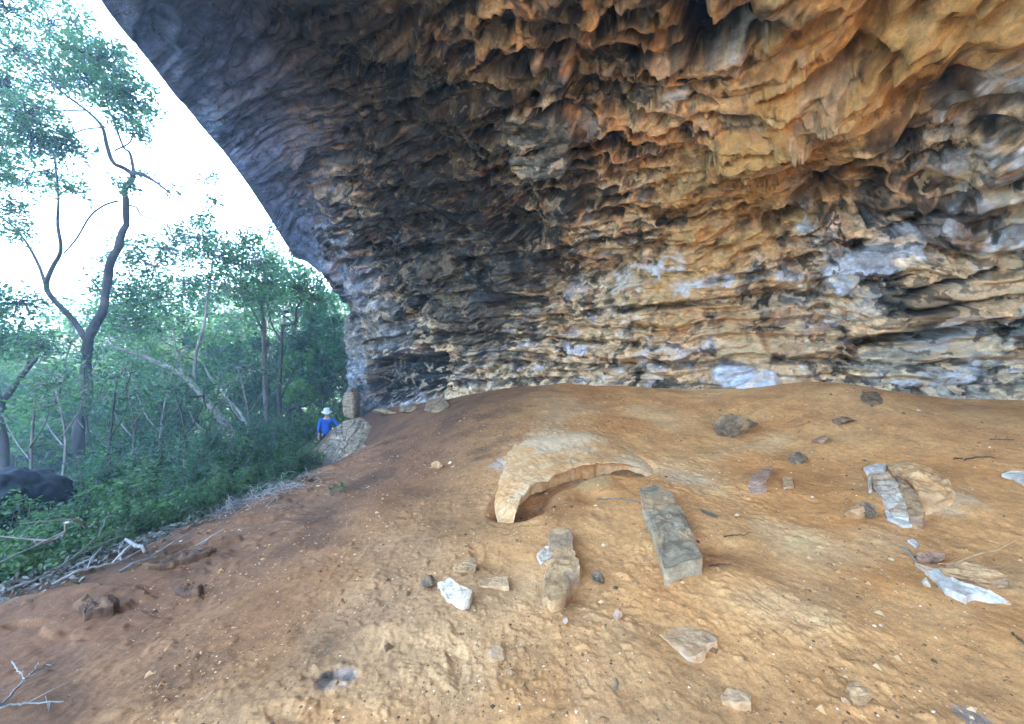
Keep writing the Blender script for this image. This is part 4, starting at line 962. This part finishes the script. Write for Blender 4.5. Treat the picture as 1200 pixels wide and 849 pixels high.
chunk('stone', 512, 549, 17, 9, M_SAND, 'small pale stone alone on the sand left of the shelf', seed=8, deep=.7)
chunk('rock', 860, 508, 52, 24, M_DARK, 'dark jagged rock on the sand near the back wall', seed=12, deep=.55, pts=18, rough=.08)
chunk('stone', 934, 540, 26, 16, M_DARK, 'rounded brown stone behind the cluster of broken slabs', seed=14, deep=.8)
chunk('stone', 990, 497, 28, 9, M_DARK, 'low flat brown stone near the back wall at right', seed=17, deep=.7)
chunk('stone', 960, 520, 18, 10, M_PINK, 'small pinkish stone near the low flat brown stone', seed=19)
slab('stone', [(1010, 458), (1028, 460), (1036, 470), (1022, 476), (1008, 468)], [.02, .03, .03, .02, .02], M_DARK, 'dull brown flat stone at the foot of the back wall', 'stone', .01, .01, 41, 50)
slab('stone', [(880, 558), (892, 549), (906, 546), (898, 562), (884, 570), (876, 568)], [.02, .03, .05, .05, .04, .02], M_PINK, 'pinkish split slab lying between the grey slab and the cluster', 'stone', .012, .01, 43, 60, flare=.96)
slab('stone', [(876, 572), (890, 568), (900, 572), (898, 578), (878, 579)], [.01, .03, .03, .02, .01], M_PINK, 'small pink fragment in front of the pinkish split slab', 'stone', .008, .008, 45, 50)
slab('stone', [(917, 560), (928, 560), (930, 570), (918, 572)], [.03, .03, .03, .03], M_SAND, 'little pale yellow stone beside the pinkish split slab', 'stone', .008, .01, 47, 40)
# cluster of broken slabs half sunk at the right
slab('rock', [(1040, 548), (1062, 540), (1090, 548), (1112, 562), (1118, 585), (1100, 598), (1082, 594), (1070, 570)], [.0, .03, .06, .06, .02, .0, .05, .10], M_SHELF, 'pale mound of weathered sandstone behind the white plates', 'rock', .012, .03, 51, flare=1.08, round_=2, smooth=True)
slab('flat_stone', [(1020, 556), (1040, 552), (1052, 566), (1058, 582), (1072, 600), (1066, 608), (1046, 606), (1036, 590), (1026, 575)], [.04, .06, .08, .08, .08, .06, .03, .02, .02], M_WHITE, 'white streaked plate in the middle of the broken slab cluster', 'rock', .010, .016, 53, flare=.98)
slab('flat_stone', [(1050, 556), (1064, 566), (1076, 580), (1084, 598), (1080, 606), (1066, 606), (1062, 590), (1054, 572)], [.10, .12, .13, .12, .11, .09, .09, .09], M_TAN, 'tan curved plate leaning on the white streaked plate', 'rock', .010, .014, 55, flare=.95)
slab('flat_stone', [(1036, 596), (1044, 606), (1060, 610), (1084, 609), (1083, 613), (1058, 615), (1040, 607)], [.03] * 7, M_BLUEW, 'thin white crescent shaped rim in front of the cluster', 'rock', .004, .004, 57, 70)
slab('flat_stone', [(1012, 547), (1026, 543), (1040, 543), (1036, 549), (1016, 552)], [.04, .06, .06, .05, .04], M_BLUEW, 'small bluish plate at the top left of the cluster', 'rock', .006, .008, 59, 50)
slab('flat_stone', [(1017, 560), (1021, 558), (1022, 574), (1018, 577)], [.04, .05, .05, .03], M_WHITE, 'upright white sliver on the left of the cluster', 'rock', .004, .006, 61, 40)
chunk('stone', 1002, 606, 20, 17, M_SAND, 'pale yellow lump left of the white crescent', seed=22)
chunk('stone', 1017, 607, 19, 17, M_DARK, 'brown pitted lump touching the pale yellow lump', seed=23, pts=20, rough=.1)
# right hand group
slab('pointed_stone', [(1072, 660), (1084, 664), (1102, 668), (1126, 683), (1138, 686), (1160, 693), (1186, 708), (1160, 704), (1140, 696), (1132, 700), (1108, 690), (1094, 676)], [.02, .05, .06, .07, .07, .05, .01, .02, .04, .05, .05, .04], M_BLUEW,
     'long sharp bluish white blade of stone at right', 'rock', .005, .006, 65, 110, flare=.97)
chunk('rock', 1140, 688, 62, 26, M_TAN, 'knobbly ochre rock behind the long white blade', seed=28, deep=.4, rot=-.35, pts=26, rough=.11)
chunk('stone', 1170, 690, 24, 16, M_DARK, 'dark end stone next to the knobbly ochre rock', seed=29, deep=.6)
chunk('stone', 1092, 660, 32, 13, M_PINK, 'brown stone above the tip of the white blade', seed=30, deep=.5, pts=20, rough=.09)
slab('stone', [(1064, 634), (1069, 632), (1077, 638), (1074, 641)], [.02, .03, .02, .02], M_BLUEW, 'small white splinter above the white blade', 'stone', .003, .004, 67, 40)
chunk('pebble', 1086, 687, 11, 8, M_WHITE, 'little white pebble below the white blade', 'pebble', seed=31)
slab('pointed_stone', [(1173, 556), (1186, 552), (1212, 554), (1216, 568), (1200, 568), (1188, 560)], [.03, .05, .06, .04, .03, .03], M_BLUEW, 'white stone plate cut by the right edge of the view', 'rock', .005, .006, 69, 60)
# near stones
slab('stone', [(845, 808), (853, 801), (866, 801), (878, 808), (880, 818), (866, 820), (848, 816)], [.02, .03, .03, .035, .035, .03, .02], M_SAND, 'flat tan stone near the bottom edge of the view', 'stone', .006, .006, 71, 60)
chunk('stone', 1007, 826, 26, 26, M_TAN, 'upright knobbly tan stone near the bottom right', seed=34, deep=.7, pts=18, rough=.09)
chunk('pebble', 991, 823, 11, 8, M_SAND, 'tiny pale stone left of the upright knobbly stone', 'pebble', seed=35)
slab('stone', [(570, 760), (580, 755), (591, 760), (592, 772), (578, 776), (571, 772)], [.015] * 6, M_SAND, 'squarish stone sunk level with the sand at bottom centre', 'stone', .005, .006, 73, 50)
chunk('pebble', 600, 795, 14, 10, M_TAN, 'small tan pebble below the squarish sunk stone', 'pebble', seed=37)
chunk('pebble', 724, 727, 13, 11, M_PINK, 'small triangular pinkish pebble below the yellowish slab', 'pebble', seed=38, pts=9)
chunk('pebble', 701, 684, 18, 12, M_DARK, 'dark crumbly clod right of the yellowish slab', 'clod', seed=39, rough=.14)
chunk('pebble', 721, 808, 9, 14, M_DARK, 'dark narrow pebble near the bottom centre', 'pebble', seed=40, deep=.6)
chunk('pebble', 662, 731, 8, 6, M_WHITE, 'tiny whitish pebble below the yellowish slab', 'pebble', seed=42)
slab('stone', [(205, 690), (222, 684), (238, 686), (232, 694), (212, 697)], [.04, .06, .07, .05, .04], M_EARTH, 'low brown lump of earth on the left of the floor', 'clod', .012, .02, 75, 50)
slab('stone', [(84, 712), (98, 702), (120, 704), (140, 703), (132, 716), (100, 724)], [.06, .08, .08, .06, .06, .05], M_EARTH, 'brown hollowed earth block at the left edge of the floor', 'rock', .014, .02, 77, 60)
slab('stone', [(165, 662), (190, 648), (235, 640), (255, 644), (225, 654), (190, 664)], [.05, .07, .07, .05, .06, .05], M_EARTH, 'long grey brown ledge at the broken edge of the floor', 'rock', .02, .02, 79, 90)
slab('stone', [(820, 598), (842, 606), (838, 609), (822, 603)], [.012] * 4, M_DARK, 'thin dark sliver touching the right of the grey slab', 'stone', .004, .003, 81, 40)
slab('stone', [(500, 470), (520, 466), (527, 476), (512, 482), (498, 480)], [.05, .06, .06, .05, .04], M_DARK, 'grey brown stones against the far end of the back wall', 'stone', .02, .02, 83, 50)
chunk('stone', 480, 482, 30, 8, M_DARK, 'low dark stone near the foot of the left rock spur', seed=48, deep=.6)
chunk('stone', 452, 487, 34, 9, M_DARK, 'flat dark stone between the spur and the pale outcrop', seed=49, deep=.5)

# --- pale layered outcrop and the standing block beside the walker
def outcrop():
    r_ = MB()
    YV = lambda v, o: 8.6 + (552 - v) / 60 * 3.0 + o
    for k, (pts, o) in enumerate([([(358, 556), (372, 536), (392, 512), (410, 492), (424, 488), (438, 500), (428, 520), (408, 540), (386, 558)], .0), ([(366, 540), (384, 515), (402, 497), (416, 494), (420, 508), (404, 528), (384, 545)], .10), ([(384, 552), (404, 534), (424, 520), (432, 528), (412, 546)], -.2)]):
        P = resample([at(u, v, YV(v, o)) for u, v in pts], 90); c = P.mean(0); d = P - c; d[:, 2] = 0; dn = d / np.linalg.norm(d, axis=1)[:, None]
        P = P + dn * (.12 * nearest_noise(P, 2.5, k) + .07 * nearest_noise(P, 8, k + 3))[:, None]; P[:, 2] += (-.02, .08, .02)[k]
        g = np.minimum(ground_z(P[:, 0], P[:, 1]), P[:, 2] - .1) - .25
        rs_ = []
        for f in np.linspace(0, 1, 9):
            q = P.copy(); q[:, 2] = g + (P[:, 2] - g) * f; q += dn * (.10 * (1 - f) + .05 * nearest_noise(q * np.array([1, 1, 4]), 3, k + 7))[:, None]; rs_.append(q)
        for f in (.92, .8, .6, .4, .2, .05):
            q = c + (P - c) * f; q[:, 2] += .06 * nearest_noise(q, 3, k + 9); rs_.append(q)
        V = np.concatenate(rs_ + [rs_[-1].mean(0)[None]]); n = 90; j = np.arange(n)
        r_.add(V, grid_quads(len(rs_), n, True), np.stack([(len(rs_) - 1) * n + j, (len(rs_) - 1) * n + (j + 1) % n, np.full(n, len(V) - 1)], 1))
    V = np.concatenate(r_.V); return sit('rock_outcrop', V, np.concatenate(r_.Q), np.concatenate(r_.T), M_PALE, 'pale layered rock outcrop in front of the person', 'rock')
outcrop()
def standing():
    P = resample([at(u, v, 12.3) for u, v in [(405, 488), (403, 470), (407, 459), (414, 455), (419, 462), (420, 480), (418, 492)]], 70)
    c = P.mean(0); rs_ = []
    for f, s_ in ((-.16, .7), (-.14, .9), (-.08, 1), (.0, 1.02), (.08, 1), (.14, .92), (.18, .8)):
        q = c + (P - c) * s_; q[:, 1] += f * 1.6; q += .03 * nearest_noise(q, 4, 7)[:, None]; rs_.append(q)
    V = np.concatenate([rs_[0].mean(0)[None]] + rs_ + [rs_[-1].mean(0)[None]]); n = 70; j = np.arange(n); jn = (j + 1) % n; k = len(rs_) - 1
    T = np.concatenate([np.stack([jn + 1, j + 1, 0 * j], 1), np.stack([1 + k * n + j, 1 + k * n + jn, 0 * j + len(V) - 1], 1)])
    sit('standing_stone', V, grid_quads(len(rs_), n, True) + 1, T, M_PALE, 'pale upright block at the foot of the left rock spur', 'rock')
standing()

# --- dark boulder at the left edge
def boulder(u, v, Y, rx, ry, rz, mat, label, seed):
    c = at(u, v, Y); bm = bmesh.new(); bmesh.ops.create_icosphere(bm, subdivisions=6, radius=1)
    V = np.array([x.co for x in bm.verts]); T = np.array([[x.index for x in f.verts] for f in bm.faces]); bm.free()
    V = V * (1 + .22 * nearest_noise(V, 1.1, seed) + .05 * ridged(V * 2.4 + seed, 3))[:, None] * np.array([rx, ry, rz])
    return sit('boulder', V + c, None, T, mat, label, 'boulder', smooth=True)
boulder(-14, 622, 5.3, .72, .8, .80, M_BOULD, 'big blue black boulder among the shrubs at the left edge', 3)
boulder(178, 618, 6.0, .28, .3, .14, M_BLUEW, 'pale bluish stone glimpsed under the shrubs', 6)
boulder(342, 579, 7.4, .17, .2, .10, M_BLUEW, 'pale flat stone beside the heap of dead twigs', 9)

# --- dead wood
BRN = bark_mat('brown_wood', (.05, .032, .022), (.13, .085, .055), 9)
def stick(pts, r0, r1, mat, label, lifts=None, twigs=0, seed=0, name='stick', cat='stick', sc=1):
    mb = MB(); lf = lifts or [.015] * len(pts); r = np.random.RandomState(seed)
    P = smooth_line([hit(u, v, l) for (u, v), l in zip(pts, lf)], 6 * len(pts)); P += r.normal(size=P.shape) * .003; P[:, 2] += floor_z(P[:, 0], P[:, 1]) - ground_z(P[:, 0], P[:, 1])
    org = P[0].copy(); org[2] = P[:, 2].min(); P = P - org
    tube(mb, P, np.linspace(r0, r1, len(P)), 6, .12, seed)
    for k in range(twigs):
        a = P[r.randint(len(P) // 4, len(P) - 1)]; d = (P[-1] - P[0]) / np.linalg.norm(P[-1] - P[0]) + r.normal(size=3) * .7; d[2] = abs(d[2]) * .5
        L = r.uniform(.12, .3) * sc; tube(mb, np.array([a, a + d * L * .5 + r.normal(size=3) * .02, a + d * L]), [r1 * 1.2, r1 * .8, r1 * .4], 5)
    o = mb.build(name, mat); o.location = org; return tag(o, label, cat)
stick([(172, 647), (150, 636), (118, 619), (102, 616), (70, 630), (40, 645)], .016, .007, DRY, 'long pale dry branch arching over the broken floor edge', [.03, .10, .26, .34, .36, .40], 5, 1, 'dead_branch', 'branch')
stick([(140, 670), (175, 654), (205, 648), (245, 636)], .012, .005, DRY, 'thin pale root lying along the broken floor edge', [.02, .03, .03, .02], 3, 2, 'dead_branch', 'branch')
stick([(60, 690), (90, 672), (120, 664), (150, 655)], .012, .006, DRY, 'grey dry branch below the long arching branch', [.05, .10, .09, .05], 4, 3, 'dead_branch', 'branch')
stick([(10, 700), (40, 690), (80, 668), (110, 640), (128, 600)], .010, .004, BARK_G, 'dark thin branch slanting up over the left edge of the floor', [.1, .15, .2, .35, .5], 5, 4, 'dead_branch', 'branch')
stick([(2, 828), (20, 806), (34, 790), (46, 776)], .006, .003, DRY, 'dry twig at the bottom left corner', [.02, .03, .04, .05], 2, 5, 'twig', 'twig', .3)
stick([(0, 830), (30, 824), (74, 820)], .005, .0025, DRY, 'low dry twig lying flat at the bottom left corner', [.02, .02, .02], 2, 6, 'twig', 'twig', .3)
stick([(14, 772), (22, 784), (30, 796)], .004, .002, DRY, 'short twig crossing the dry twig at bottom left', [.04, .03, .03], 0, 7, 'twig', 'twig')
stick([(1130, 541), (1150, 538), (1165, 538)], 0.0072, 0.0054, BRN, 'dark short stick on the sand behind the cluster', None, 0, 8)
stick([(1117, 540), (1128, 539)], 0.0072, 0.0054, BRN, 'stubby piece of dark wood left of the short stick', None, 0, 9)
stick([(1160, 515), (1190, 516)], 0.0060, 0.0048, BRN, 'brown stick near the right edge by the back wall', None, 0, 10)
stick([(830, 668), (858, 667)], 0.0054, 0.0036, BRN, 'thin stick at the lower right of the grey slab', None, 0, 11)
stick([(848, 629), (872, 627), (878, 624)], 0.0048, 0.0024, BRN, 'thin dark twig right of the grey slab', None, 0, 12, 'twig', 'twig')
stick([(700, 586), (722, 585), (745, 588), (752, 591)], .008, .005, BARK_G, 'dark twig half buried left of the grey slab', [.006] * 4, 0, 13, 'twig', 'twig')
stick([(1056, 642), (1066, 650), (1076, 662)], .006, .004, DRY, 'thin tan twig leading to the tip of the white blade', None, 0, 14, 'twig', 'twig')
stick([(380, 768), (386, 757)], .0035, .002, DRY, 'short straw on the sand above the ash spot', [.008, .008], 0, 15, 'twig', 'twig')
stick([(1185, 740), (1205, 756)], 0.0060, 0.0048, BRN, 'brown stick at the right edge below the white blade', None, 0, 16)
# heap of dead twigs by the shrubs: nobody could count it
mb = MB(); r = np.random.RandomState(9)
BR = [hit(278 + 92 * t, 598 - 28 * t, .02) for t in np.linspace(0, 1, 40)]; ED = [hit(360 - 360 * t, 560 + 150 * t) for t in np.linspace(0, 1, 60)]
for k in range(300):
    t = r.rand(); u, v = 262 + 106 * t + r.normal() * 8, 600 - 30 * t + r.normal() * 7
    p = BR[int(t * 39.9)].copy() + r.normal(size=3) * np.array([.12, .25, 0]); p = p + np.array([r.normal() * .12 - .25, r.normal() * .2 + .1, 0]); p[2] = float(ground_z(p[0], p[1])) + abs(r.normal()) * .10
    d = r.normal(size=3); d[2] = d[2] * .35 + .1; d /= np.linalg.norm(d); L = r.uniform(.08, .3)
    tube(mb, np.array([p - d * L / 2, p + r.normal(size=3) * .02, p + d * L / 2 + r.normal(size=3) * .03]), np.array([1, .8, .5]) * r.uniform(.002, .0045), 4)
tag(mb.build('brushwood', DRY), 'tangled heap of grey dead twigs at the edge of the shrubs', 'brushwood', None, 'stuff')
# leaf litter and dry stalks strewn along the broken edge
mb = MB(); pts = []
for k in range(2200):
    t = r.rand(); p = ED[int(t * 59.9)].copy(); p = p + np.array([.1 - abs(r.normal()) * .6 + r.normal() * .12, r.normal() * .3, 0]); p[2] = float(ground_z(p[0], p[1])) + .03 + abs(r.normal()) * .03; pts.append(p)
leaves(mb, pts, .07, r, .4, .9)
LIT = leaf_mat('dead_leaf', [(.06, .05, .04), (.11, .09, .07), (.22, .20, .18), (.08, .08, .06)], .1)
tag(mb.build('leaf_litter', LIT), 'dead leaves strewn along the broken edge of the floor', 'leaf litter', None, 'stuff')
# seedlings by the outcrop
def seedling(u, v, label, seed, s=1):
    r = np.random.RandomState(seed); mb = MB(); st_ = MB(); p = hit(u, v)
    for k in range(4):
        e = np.array([r.normal() * .5, r.normal() * .5, 1]) * .16 * s; tube(st_, np.array([[0, 0, -.02], e * .5, e]), [.004, .003, .002], 4)
        leaves(mb, np.array([e * f for f in (.4, .6, .8, .95, 1.0, 1.05)]) + r.normal(size=(6, 3)) * .025, .06 * s, r, .6)
    t = empty('seedling', p); o = mb.build('leaves', LEAF_S, None); o.parent = t; o = st_.build('stem', BARK_G, None); o.parent = t; tag(t, label, 'plant')
seedling(388, 581, 'small green seedling on the sand below the pale outcrop', 1, .8); seedling(404, 578, 'second tiny seedling closest to the pale outcrop, right of the other', 2, .7)
# crumbs of stone and clods
mb = MB(); r = np.random.RandomState(5)
def LUMPZ(x, y): return .035 * fbm(np.stack([x, y, 0 * x], 1).astype(np.float32) * .9, 3)
def CL(x, y): return .25 + .75 * math.sin(x * 1.7 + 2 * math.sin(y * 1.1)) ** 2
oct_ = np.array([[1, 0, 0], [-1, 0, 0], [0, 1, 0], [0, -1, 0], [0, 0, 1], [0, 0, -1]], float); of = np.array([[0, 2, 4], [2, 1, 4], [1, 3, 4], [3, 0, 4], [2, 0, 5], [1, 2, 5], [3, 1, 5], [0, 3, 5]])
for k in range(17000):
    y = 1.25 + 7.5 * r.rand() ** 1.5; x = r.uniform(-1.0, 1.35) * y
    if x < -3.9 or x > 6.5: continue
    if float(CL(x, y)) < r.rand(): continue
    s = r.uniform(.003, .008) * (1 + .16 * y) * (r.uniform(1.8, 3.4) if r.rand() < .06 else 1)
    mb.add(oct_ * r.uniform(.5, 1.2, (6, 1)) * s * np.array([1, 1, .6]) + [x, y, 0], None, of)
V_ = np.concatenate(mb.V); V_[:, 2] += floor_z(V_[:, 0], V_[:, 1]); mb.V = [V_.astype(np.float32)]
GRAV = NT('crumb_stone'); rn = GRAV.n('ShaderNodeNewGeometry').outputs['Random Per Island']
GRAV.pbr(GRAV.ramp(rn, [(.0, lin(80, 56, 40)), (.35, lin(140, 98, 64)), (.75, lin(188, 140, 92)), (.95, lin(204, 166, 122)), (.994, lin(214, 200, 180))]), .9, None, .2)
gv = mb.build('gravel', GRAV.m, None, False); tag(gv, 'crumbs and small clods scattered over the sand', 'gravel', None, 'stuff')

# --- the walker
def walker():
    Y = 13.6; foot = at(383, 424, Y); gz_ = float(ground_z(foot[0], Y)); foot[2] = gz_
    top = -(483 - CY) / F * Y; H = 1.70; foot[2] = top - H + .04
    fx = Vector(foot)
    def skin(verts, edges, rad, name, mat, parent, sub=2):
        m = bpy.data.meshes.new(name); m.from_pydata([Vector(v) for v in verts], edges, [])
        o = bpy.data.objects.new(name, m); COL.objects.link(o)
        md = o.modifiers.new('skin', 'SKIN'); sv = m.skin_vertices[0].data
        for i, x in enumerate(rad): sv[i].radius = x if hasattr(x, '__len__') else (x, x); sv[i].use_root = (i == 0)
        s = o.modifiers.new('sub', 'SUBSURF'); s.levels = s.render_levels = sub
        dg = bpy.context.evaluated_depsgraph_get(); me2 = bpy.data.meshes.new_from_object(o.evaluated_get(dg)); bpy.data.objects.remove(o)
        me2.name = name; me2.materials.clear(); me2.materials.append(mat); me2.polygons.foreach_set('use_smooth', [True] * len(me2.polygons))
        o2 = bpy.data.objects.new(name, me2); COL.objects.link(o2)
        if parent: o2.parent = parent
        return o2
    sk = NT('skin'); sk.pbr((.50, .30, .22), .6); sh = NT('blue_shirt'); sh.pbr(sh.mix(sh.noise(sh.coord(), 9, 4), lin(14, 60, 140), lin(40, 104, 200)), .8)
    tr = NT('dark_trousers'); tr.pbr(tr.mix(tr.noise(tr.coord(), 8, 4), lin(20, 22, 34), lin(38, 40, 54)), .85); ht = NT('pale_hat'); ht.pbr(ht.mix(ht.noise(ht.coord(), 14, 4), lin(176, 178, 190), lin(216, 216, 220)), .85)
    hr = NT('brown_hair'); hr.pbr((.05, .035, .025), .6)
    b = empty('person', fx); tag(b, 'person in blue long sleeved shirt, pale sun hat and dark trousers beside the outcrop', 'person')
    V = [(0, 0, .93), (0, 0, 1.08), (0, 0, 1.25), (0, -.01, 1.40), (0, -.02, 1.48), (0, -.03, 1.56), (0, -.03, 1.66),          # pelvis..head 0-6
         (-.10, 0, .88), (-.11, -.03, .48), (-.11, .0, .09), (-.12, -.14, .04),                                                 # leg 7-10
         (.10, 0, .88), (.13, -.06, .50), (.13, .02, .10), (.14, -.12, .05),                                                    # leg 11-14
         (-.18, 0, 1.38), (-.24, .0, 1.12), (-.25, -.08, .90), (-.25, -.11, .82),                                               # arm 15-18
         (.18, 0, 1.38), (.36, -.08, 1.18), (.50, -.20, 1.02), (.55, -.24, .98),                                                # arm 19-22 reaching for the rock
         (0, -.145, 1.60), (0, -.125, 1.555)]                                                                                    # nose, chin
    E = [(0, 1), (1, 2), (2, 3), (3, 4), (4, 5), (5, 6), (0, 7), (7, 8), (8, 9), (9, 10), (0, 11), (11, 12), (12, 13), (13, 14), (3, 15), (15, 16), (16, 17), (17, 18), (3, 19), (19, 20), (20, 21), (21, 22)]
    Rr = [(.15, .11), (.13, .10), (.145, .11), (.13, .09), (.06, .06), (.075, .085), (.08, .095), .085, .06, .042, .035, .085, .06, .042, .035, .062, .048, .034, .028, .062, .048, .034, .028]
    nv = len(Rr)
    for (w_, s) in ((18, (-.25, -.11, .82)), (22, (.55, -.24, .98))):
        dirh = Vector((0, -.25, -1)).normalized() if w_ == 18 else Vector((.7, -.45, -.25)).normalized(); side = Vector((0, 1, 0)).cross(dirh).normalized() if w_ == 18 else Vector((.4, .8, 0)).normalized()
        for k, (a, L) in enumerate(((-.028, .075), (-.010, .09), (.010, .085), (.028, .065), (.045, .05))):
            base_ = Vector(s) + side * a * .8 + dirh * (.03 if k < 4 else 0.0); t1 = base_ + dirh * L * .5 + side * (a * .2 if k < 4 else .02); t2 = base_ + dirh * L + Vector((0, .012, -.012))
            i = len(V) - 2; V[nv:nv] = [tuple(t1), tuple(t2)]; E += [(w_, nv), (nv, nv + 1)]; Rr += [.010, .008]; nv += 2
    V = V[:nv]
    body = skin(V, E, Rr, 'body', sk.m, b)
    # shirt, trousers, hat, hair follow the body
    skin([(0, 0, .78), (0, 0, 1.05), (0, 0, 1.25), (0, -.01, 1.40), (0, -.02, 1.47), (-.19, 0, 1.38), (-.25, 0, 1.12), (-.255, -.075, .92), (.19, 0, 1.38), (.37, -.08, 1.18), (.48, -.18, 1.04)],
         [(0, 1), (1, 2), (2, 3), (3, 4), (3, 5), (5, 6), (6, 7), (3, 8), (8, 9), (9, 10)], [(.19, .15), (.17, .135), (.17, .13), (.155, .112), (.075, .075), .08, .066, .05, .08, .066, .05], 'shirt', sh.m, b)
    skin([(0, 0, .98), (0, 0, .90), (-.10, 0, .84), (-.115, -.03, .48), (-.115, 0, .12), (.10, 0, .84), (.135, -.06, .50), (.135, .02, .13)], [(0, 1), (1, 2), (2, 3), (3, 4), (1, 5), (5, 6), (6, 7)],
         [(.165, .125), (.16, .125), .105, .082, .068, .105, .082, .068], 'trousers', tr.m, b)
    skin([(0, 0, 1.50), (0, .03, 1.58), (0, .035, 1.66)], [(0, 1), (1, 2)], [(.075, .06), (.088, .08), (.09, .085)], 'hair', hr.m, b)
    mb = MB(); an = np.arange(28) / 28 * 2 * math.pi; rr2 = []
    for (r_, z_) in ((.172, 1.655), (.168, 1.662), (.11, 1.685), (.105, 1.72), (.098, 1.775), (.075, 1.80), (.03, 1.81), (.001, 1.811)):
        rr2.append(np.stack([np.cos(an) * r_, np.sin(an) * r_ * 1.1 - .025, z_ + (.018 * np.cos(2 * an) - .03 * np.sin(an) * -1) * (r_ > .15)], 1))
    mb.add(np.concatenate(rr2), grid_quads(8, 28, True)); h = mb.build('hat', ht.m, None); h.parent = b
    # face: eyes, brows, mouth as small parts
    for (nm, pts, rad, col) in (('eye', [(-.03, -.108, 1.615)], .010, (.02, .02, .02)), ('eye', [(.03, -.108, 1.615)], .010, (.02, .02, .02)), ('mouth', [(0, -.108, 1.545)], .014, (.30, .10, .09)), ('nose', [(0, -.118, 1.585)], .016, (.50, .30, .22))):
        bm = bmesh.new(); bmesh.ops.create_icosphere(bm, subdivisions=2, radius=rad); m_ = bpy.data.meshes.new(nm); bm.to_mesh(m_); bm.free(); mt = NT(nm); mt.pbr(col, .5)
        o = link(nm, m_, None, [mt.m]); o.parent = b; o.location = pts[0]
    b.rotation_euler.z = math.radians(25)
    # the rock he leans on is in front of him
walker()
# ------------------------------------------------------------------ camera, light
cam = bpy.data.cameras.new('camera'); cam.sensor_width = 36; cam.sensor_fit = 'HORIZONTAL'; cam.lens = 36 * F / 1200
cam.clip_start = .05; cam.clip_end = 2000
co = bpy.data.objects.new('camera', cam); COL.objects.link(co); co.location = (0, 0, 0); co.rotation_euler = (math.radians(90), 0, 0)
scene.camera = co
SUN_EL, SUN_AZ = 44, 68        # azimuth measured from +Y towards +X
w = bpy.data.worlds.new('World'); scene.world = w; w.use_nodes = True
nt = w.node_tree; bg = nt.nodes['Background']
sk = nt.nodes.new('ShaderNodeTexSky'); sk.sky_type = 'NISHITA'; sk.sun_disc = False
sk.sun_elevation = math.radians(SUN_EL); sk.sun_rotation = math.radians(SUN_AZ); sk.dust_density = 1.5
nt.links.new(sk.outputs[0], bg.inputs[0]); bg.inputs[1].default_value = .15
sl = bpy.data.lights.new('sun', 'SUN'); sl.energy = 2.5; sl.angle = math.radians(.5); sl.color = (1, .95, .86)
so = bpy.data.objects.new('sun', sl); COL.objects.link(so); so.location = (0, 0, 30)
a, e = math.radians(SUN_AZ), math.radians(SUN_EL)
dirv = Vector((math.sin(a) * math.cos(e), math.cos(a) * math.cos(e), math.sin(e)))
so.rotation_euler = dirv.to_track_quat('Z', 'Y').to_euler()
vs = scene.view_settings; vs.view_transform = 'Standard'; vs.look = 'None'; vs.gamma = 1; vs.use_curve_mapping = False
vs.exposure = 4.68
cy = scene.cycles; cy.max_bounces = 8; cy.diffuse_bounces = 5; cy.transmission_bounces = 4; cy.transparent_max_bounces = 8
cy.use_adaptive_sampling = True; cy.adaptive_threshold = .02
cy.use_denoising = True; cy.sample_clamp_indirect = 8

# ------------------------------------------------------------------ haze among the trees, added mostly for the lens flare veil
hz = NT('veil_haze'); vp = hz.n('ShaderNodeVolumePrincipled'); vp.inputs['Color'].default_value = (.60, .85, 1, 1); vp.inputs['Density'].default_value = .0072; vp.inputs['Anisotropy'].default_value = .2
hz.t.links.new(vp.outputs[0], hz.out.inputs['Volume'])
bm = bmesh.new(); bmesh.ops.create_cube(bm, size=1); bmesh.ops.scale(bm, vec=(900, 900, 62), verts=bm.verts); bmesh.ops.translate(bm, vec=(0, 0, 13), verts=bm.verts)
hm_ = bpy.data.meshes.new('haze'); bm.to_mesh(hm_); bm.free(); ho = link('haze', hm_, None, [hz.m]); tag(ho, 'thin bluish haze in the valley, added mostly for the lens flare veil', 'haze', None, 'stuff')
cy.volume_bounces = 0
